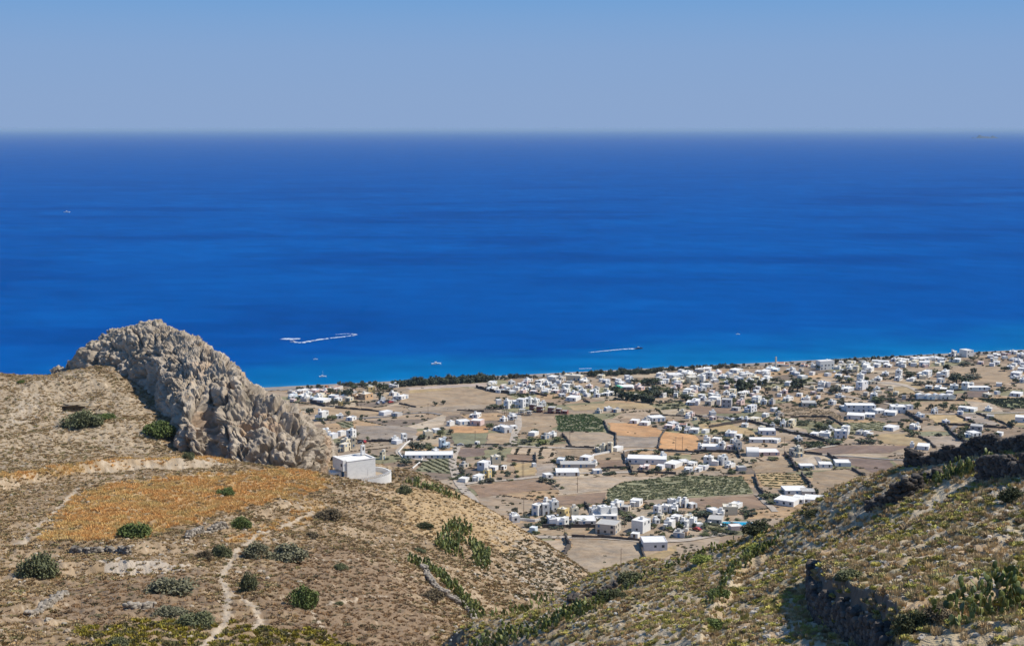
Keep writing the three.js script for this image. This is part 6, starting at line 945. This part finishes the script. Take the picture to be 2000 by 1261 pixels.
foam([[1130, 720.5], [1140, 720], [1156, 719.5]], 1, 1, .2, 'faint foam line near the beach', 43);
const hullG = (() => { const pos = [], idx = [], n = 14; for (let i = 0; i <= n; i++) { const u = i / n, x = (u - .5), w = .17 * Math.pow(Math.sin(Math.min(1, (1 - u) * 1.6 + .02) * 1.57), .7), y0 = -.04 + .05 * u * u; for (const [k, y] of [[-1, .12 + .05 * u], [-.6, y0], [.6, y0], [1, .12 + .05 * u]]) pos.push(x, y, k * w); if (i < n) { for (let k = 0; k < 3; k++) { const a = i * 4 + k; idx.push(a, a + 1, a + 4, a + 1, a + 5, a + 4); } const a = i * 4; idx.push(a, a + 4, a + 3, a + 3, a + 4, a + 7); } } const g = new THREE.BufferGeometry(); g.setAttribute('position', new THREE.Float32BufferAttribute(pos, 3)); g.setIndex(idx); const f = g.toNonIndexed(); f.computeVertexNormals(); return f; })();
const boatM = std([.8, .8, .8], .4), cabG = merge([bx(.26, .13, .2, -.06, .13, 0), bx(.2, .02, .22, -.06, .26, 0)]), mastG = new THREE.CylinderGeometry(.008, .012, .8, 6).translate(.02, .5, 0);
[[572, 668.5, 6, 0, 'speedboat', 'white speedboat at the left tip of the long wake'], [1248, 681, 7, 1, 'speedboat', 'dark speedboat at the right tip of the straight wake'], [852, 711.5, 8.5, 0, 'motor_boat', 'white motor boat anchored off the tree belt'], [630, 736, 6, 2, 'sailing_boat', 'small white boat with mast off the rock'], [616, 702, 4, 0, 'motor_boat', 'little white boat under the short foam patch'], [1442, 653, 4, 0, 'motor_boat', 'lone tiny white boat off the right shore'], [130, 415, 15, 0, 'motor_boat', 'distant white ship on the open sea at far left']].forEach(([px, py, l, k, name, label]) => { const o = new THREE.Group(); o.position.copy(atLevel(px, py, 0)); o.rotation.y = k === 1 ? .1 : name === 'speedboat' ? Math.PI : .2; o.scale.setScalar(l); part('hull', hullG, k === 1 ? std([.05, .06, .1], .5) : boatM, o); const c = part('cabin', cabG, boatM, o); part('windshield', bx(.27, .05, .205, -.058, .18, 0), glassM, c); if (k === 2) part('mast', mastG, boatM, o); tag(top(name, o), label, 'boat'); });

{ // faint islet far out under the horizon at the right
  const p = atLevel(1925, 270, 0), n = 40, t = [], s = -p.z / FOCAL; const hgt = (u) => 9 * s * Math.pow(Math.sin(Math.PI * u), .8) * (.55 + .45 * n2(u * 4, 3)), pt = (u, k) => V((u - .5) * 55 * s, k ? 0 : Math.max(.5, hgt(u)), k * 12 * s * Math.sin(Math.PI * u));
  for (let i = 0; i < n; i++) for (const k of [1, -1]) { const a = pt(i / n, 0), b = pt((i + 1) / n, 0), c = pt(i / n, k), d = pt((i + 1) / n, k); t.push(a, c, b, b, c, d); }
  const m = new THREE.Mesh(soup(t), std([.035, .04, .05], 1)); m.position.copy(p); m.material.side = THREE.DoubleSide; tag(top('islet', m), 'faint rocky islet in the haze under the right horizon', 'islet', null, 'structure');
}

renderer.render(scene, camera);
